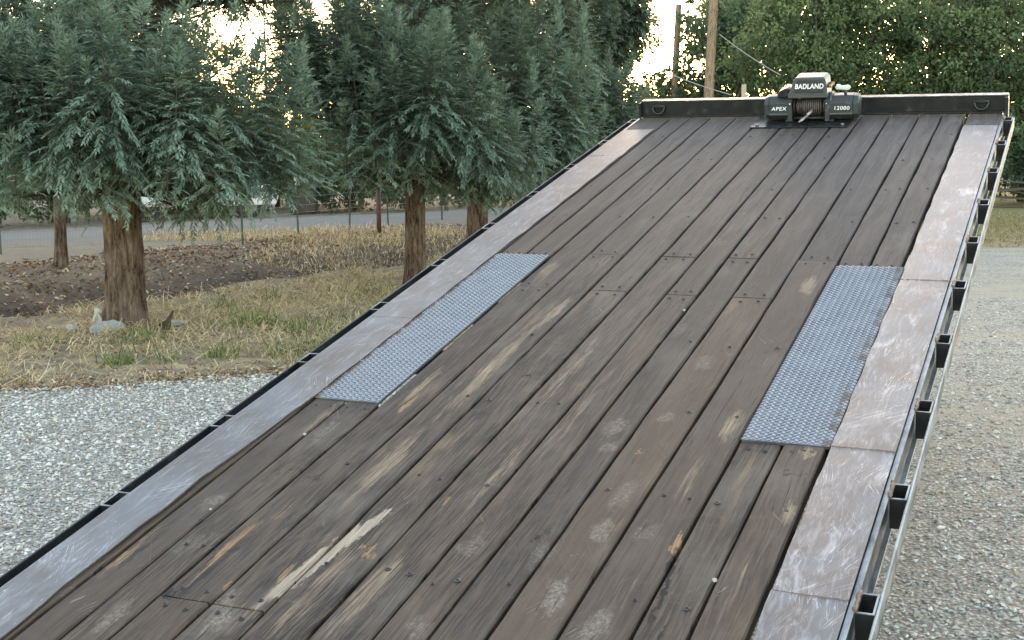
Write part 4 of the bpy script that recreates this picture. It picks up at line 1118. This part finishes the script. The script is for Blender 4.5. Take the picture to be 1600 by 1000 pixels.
# ------------------------------------------------------------------ parked car and dark bin beyond the road
M_car = simple('white_car_paint', (.72, .74, .75), .3, 0, .03); M_tyre = simple('tyre_rubber', (.02, .02, .02), .8); M_glass = simple('dark_car_glass', (.02, .025, .03), .1)
car = empty('parked_car', (-7.7, 32.0, .0)); car.rotation_euler = (0, 0, R(40)); tag(car, 'white car parked beyond the road, mostly hidden by redwood branches', 'car')
MB().prism([(-2.1, .35), (1.95, .30), (2.05, .55), (1.9, .78), (.95, .92), (-2.05, .95), (-2.15, .6)], -.82, .82, 'y', .06, 3).build('body', M_car, car, True)
MB().prism([(-1.9, .93), (.75, .91), (.25, 1.42), (-1.45, 1.44)], -.70, .70, 'y', .05, 3).build('cabin', M_glass, car)
MB().prism([(-1.42, 1.40), (.22, 1.385), (.16, 1.45), (-1.36, 1.47)], -.66, .66, 'y', .02, 2).build('roof', M_car, car)
for x in (-1.35, 1.25):
    for y in (-.80, .62):
        w = MB().tube([(x, y, .31), (x, y + .18, .31)], .31, 20).build('wheel', M_tyre, car)
        MB().tube([(x, y - .004, .31), (x, y + .184, .31)], .18, 14).build('rim', M_rail, w)
for y in (-.62, .42): MB().box(1.93, 2.02, y, y + .2, .58, .72, .02).build('headlight', M_glass, car)
bn = empty('storage_bin', (-5.25, 34.2, 0)); tag(bn, 'dark box beside the white car beyond the road', 'bin')
MB().box(-.32, .32, -.3, .3, 0.04, .62, .03, 2).build('body', M_black, bn); MB().box(-.35, .35, -.33, .33, .6205, .70, .02, 2).build('lid', M_black, bn)

# ------------------------------------------------------------------ rocks and debris by the nearest trunk
def rock_mat(name, a, b):
    m = Mat(name); co = m.coord(); n = m.noise(co, 9, 6, .65); m.bump(m.noise(co, 22, 5, .7), .6, .02)
    return m.fin(m.mix(n, a, b), .85, 0, .3)
M_rockA = rock_mat('pale_green_rock', (.22, .25, .24), (.42, .45, .43)); M_rockB = rock_mat('pale_grey_rock', (.24, .22, .19), (.50, .47, .42))
for (px_, py_, r3, mt, lb, sd_) in ((-3.70, 12.22, (.16, .09, .065), M_rockA, 'flat pale green rock in front of the nearest trunk', 3), (-3.88, 12.60, (.09, .08, .11), M_rockB, 'upright pale rock left of the nearest trunk', 5),
                                    (-3.20, 12.66, (.15, .10, .030), M_rockB, 'flat pale slab right of the nearest trunk', 8), (-4.03, 12.2, (.07, .05, .04), M_rockB, 'small brown rock at the left of the pale green rock', 9)):
    o = blob('rock', r3, mt, sd_, 3, None, .45); o.location = (px_, py_, tz(px_, py_) + r3[2] * .45); o.rotation_euler = (0, 0, R(sd_ * 13)); tag(o, lb, 'rock', 'rocks at the foot of the nearest redwood')
mb = MB(); mb.prism([(-.09, 0), (-.05, .05), (.01, .09), (.06, .20), (.075, .19), (.06, .10), (.07, .0)], -.02, .02, 'y', .006, 1)
o = mb.build('bark_chunk', simple('dark_bark', (.05, .03, .022), .9, 0, .4, 20, .5)); o.location = (-3.22, 12.30, tz(-3.22, 12.3) - .01); o.rotation_euler = (0, R(10), R(15)); tag(o, 'dark piece of broken bark right of the nearest trunk', 'bark')

# ------------------------------------------------------------------ dry grass, green tufts, litter
def blades(x, y, h, w, lean, tint, name, mat):
    n = len(x); z = terrain(x, y)
    a = rng.uniform(0, 6.28, n); d = np.stack([np.cos(a), np.sin(a), np.zeros(n)], -1)
    fa = rng.uniform(0, 6.28, n); sd_ = np.stack([np.cos(fa), np.sin(fa), np.zeros(n)], -1) * (w * .5)[:, None]
    B0 = np.stack([x, y, z - .01], -1)
    M1 = B0 + d * (lean * h * .35)[:, None] + np.array([0, 0, 1]) * (h * .62)[:, None]
    T1_ = B0 + d * (lean * h * 1.0)[:, None] + np.array([0, 0, 1]) * (h * np.clip(1.0 - lean * .45, .15, 1))[:, None]
    V = np.stack([B0 - sd_, B0 + sd_, M1 + sd_ * .8, M1 - sd_ * .8, T1_], 1)
    b = np.arange(n)[:, None] * 5
    Fc = np.concatenate([b + np.array([0, 1, 2]), b + np.array([0, 2, 3]), b + np.array([3, 2, 4])], 0)
    o = np_mesh(name, V.reshape(-1, 3), Fc, mat, attrs={'tint': np.repeat(tint, 5)}); return o
M_straw = tint_material('dry_straw', [(0, (.24, .16, .085)), (.4, (.47, .345, .19)), (.75, (.64, .51, .32)), (1, (.74, .64, .46))], .8, .2, .2)
M_green = tint_material('green_grass', [(0, (.045, .075, .020)), (.5, (.10, .15, .045)), (1, (.22, .25, .09))], .7, .3, .25)
M_field = tint_material('mown_field_grass', [(0, (.17, .145, .065)), (.5, (.32, .26, .135)), (1, (.50, .40, .25))], .85, .2, .2)
nz = np.vectorize(lambda x, y: mnoise.noise((x * .9, y * .9, 1.3)) + .5 * mnoise.noise((x * 2.6, y * 2.6, 8)))
def grass_zone(x, y): return (y > ye(x) + .04) & (sdist(x, y) < -.22) & (x < 1.0) & (x > -.46 * y)
gx_, gy_ = scatter(60000, -8, 1.0, 8.5, 19.5, grass_zone, lambda x, y: np.clip(.30 + .75 * nz(x, y), .05, 1))
n = len(gx_); hh = np.exp(rng.normal(math.log(.066), .5, n)).clip(.015, .24)
tag(blades(gx_, gy_, hh, rng.uniform(.004, .009, n), rng.uniform(.5, 4.0, n), rng.random(n), 'dry_grass', M_straw), 'dry straw coloured grass between the gravel and the ditch', 'grass', kind='stuff')
gx_, gy_ = scatter(9000, -7, 12, 24.0, 27.0, lambda x, y: (sdist(x, y) > 3.2) & (x < 1.5) & (y < 28))
fx2, fy2 = scatter(6000, -4.2, 1.0, 21.0, 28.0, lambda x, y: (sdist(x, y) > 2.2) & (sdist(x, y) < 6.5))
gx_, gy_ = np.r_[gx_, fx2], np.r_[gy_, fy2]; n = len(gx_)
tag(blades(gx_, gy_, np.exp(rng.normal(math.log(.075), .45, n)).clip(.02, .30), rng.uniform(.008, .016, n), rng.uniform(.3, 1.3, n), rng.random(n), 'bank_grass', M_straw), 'pale dry grass on the far bank along the fence', 'grass', kind='stuff')
fx3, fy3 = scatter(7000, 6.5, 13.5, 22.1, 33, lambda x, y: (x > y * .345) & (x < y * .42))
n = len(fx3)
tag(blades(fx3, fy3, np.exp(rng.normal(math.log(.07), .4, n)).clip(.02, .2), rng.uniform(.010, .022, n), rng.uniform(.3, 1.8, n), rng.random(n) * .8, 'field_grass', M_field), 'short mown grass at the far right beyond the gravel', 'grass', kind='stuff')
tx, ty = [], []
for (cx, cy, r_, k) in ((-2.48, 12.6, .30, 420), (-2.75, 13.35, .16, 160), (-2.0, 12.4, .35, 260), (-1.75, 12.05, .3, 200), (-3.05, 10.35, .14, 170), (-2.35, 10.7, .13, 110), (-2.75, 10.5, .1, 60), (-1.6, 11.1, .25, 200),
                        (-3.2, 11.6, .25, 200), (-2.6, 14.6, .3, 140), (-1.6, 15.2, .5, 260), (-4.1, 11.4, .3, 120), (-1.9, 10.8, .2, 120), (-1.4, 13.3, .4, 200), (-3.0, 14.0, .12, 90)):
    k = int(k * .55); tx.append(rng.normal(cx, r_ * .6, k)); ty.append(rng.normal(cy, r_ * .6, k))
tx, ty = np.concatenate(tx), np.concatenate(ty); k = ty > ye(tx) + .03; tx, ty = tx[k], ty[k]; n = len(tx)
tag(blades(tx, ty, np.exp(rng.normal(math.log(.115), .4, n)).clip(.03, .3), rng.uniform(.006, .012, n), rng.uniform(.2, 1.2, n), rng.random(n), 'green_tufts', M_green), 'green grass tufts growing through the dry grass', 'grass', kind='stuff')
# leaf litter and chips
M_litter = tint_material('dead_leaves', [(0, (.07, .04, .025)), (.35, (.19, .095, .055)), (.6, (.33, .20, .12)), (.85, (.50, .38, .26)), (1, (.66, .58, .47))], .85, .2)
lx, ly = scatter(9000, -12, 0, 14, 29, lambda x, y: (sdist(x, y) > .3) & (sdist(x, y) < 5.2) & (x > -.45 * y), lambda x, y: np.clip(.25 + .16 * sdist(x, y), 0, 1))
l2, m2 = scatter(2600, -7, 0, 9, 18, grass_zone)
ex = rng.uniform(-4.6, -1.5, 1100); ey = ye(ex) + rng.normal(.10, .16, 1100)
l2, m2 = np.r_[l2, ex], np.r_[m2, ey]
lx, ly = np.r_[lx, l2], np.r_[ly, m2]; n = len(lx)
D = unit(rng.normal(0, 1, (n, 3)) * np.array([1, 1, .35])); S2 = unit(np.cross(D, np.array([0, 0, 1.0]) + rng.normal(0, .4, (n, 3))))
P = np.stack([lx, ly, terrain(lx, ly) + .012], -1)
o = kites(P, D, S2, rng.uniform(.03, .09, n) * np.where(np.arange(n) < n - len(l2), 1, .6), rng.uniform(.02, .05, n) * np.where(np.arange(n) < n - len(l2), 1, .6), rng.random(n), 'leaf_litter', M_litter, None, .3)
tag(o, 'brown dead leaves scattered over the ditch bank', 'leaves')
rx, ry = scatter(3000, -12, -3.5, 16, 27, lambda x, y: (sdist(x, y) > 3.0) & (sdist(x, y) < 5.2) & (x > -.43 * y), lambda x, y: np.clip(.2 + 1.2 * nz(x, y), 0, 1)); n = len(rx)
D = unit(rng.normal(0, 1, (n, 3)) * np.array([1, 1, .5])); S2 = unit(np.cross(D, np.array([0, 0, 1.0]) + rng.normal(0, .4, (n, 3))))
o = kites(np.stack([rx, ry, terrain(rx, ry) + .02], -1), D, S2, rng.uniform(.05, .11, n), rng.uniform(.03, .06, n), rng.uniform(.15, .62, n), 'red_leaf_litter', M_litter, None, .3)
tag(o, 'reddish fallen leaves gathered along the foot of the fence', 'leaves')
# clods and pale chips on the ditch bank
cx, cy = scatter(3200, -12, 0, 12, 27, lambda x, y: (sdist(x, y) > -.3) & (sdist(x, y) < 4.2) & (x > -.45 * y))
S = np.exp(rng.normal(math.log(.0125), .5, len(cx))).clip(.005, .045)
M_clod = tint_material('soil_clods', [(0, (.07, .052, .04)), (.5, (.13, .10, .076)), (.88, (.20, .165, .13)), (.95, (.42, .38, .32)), (1, (.55, .51, .45))])
tag(octas(np.stack([cx, cy, terrain(cx, cy) + S * .2], -1), S, rng.random(len(cx)), 'soil_clods', M_clod, .7), 'clods of soil and pale chips in the ditch', 'soil', kind='stuff')
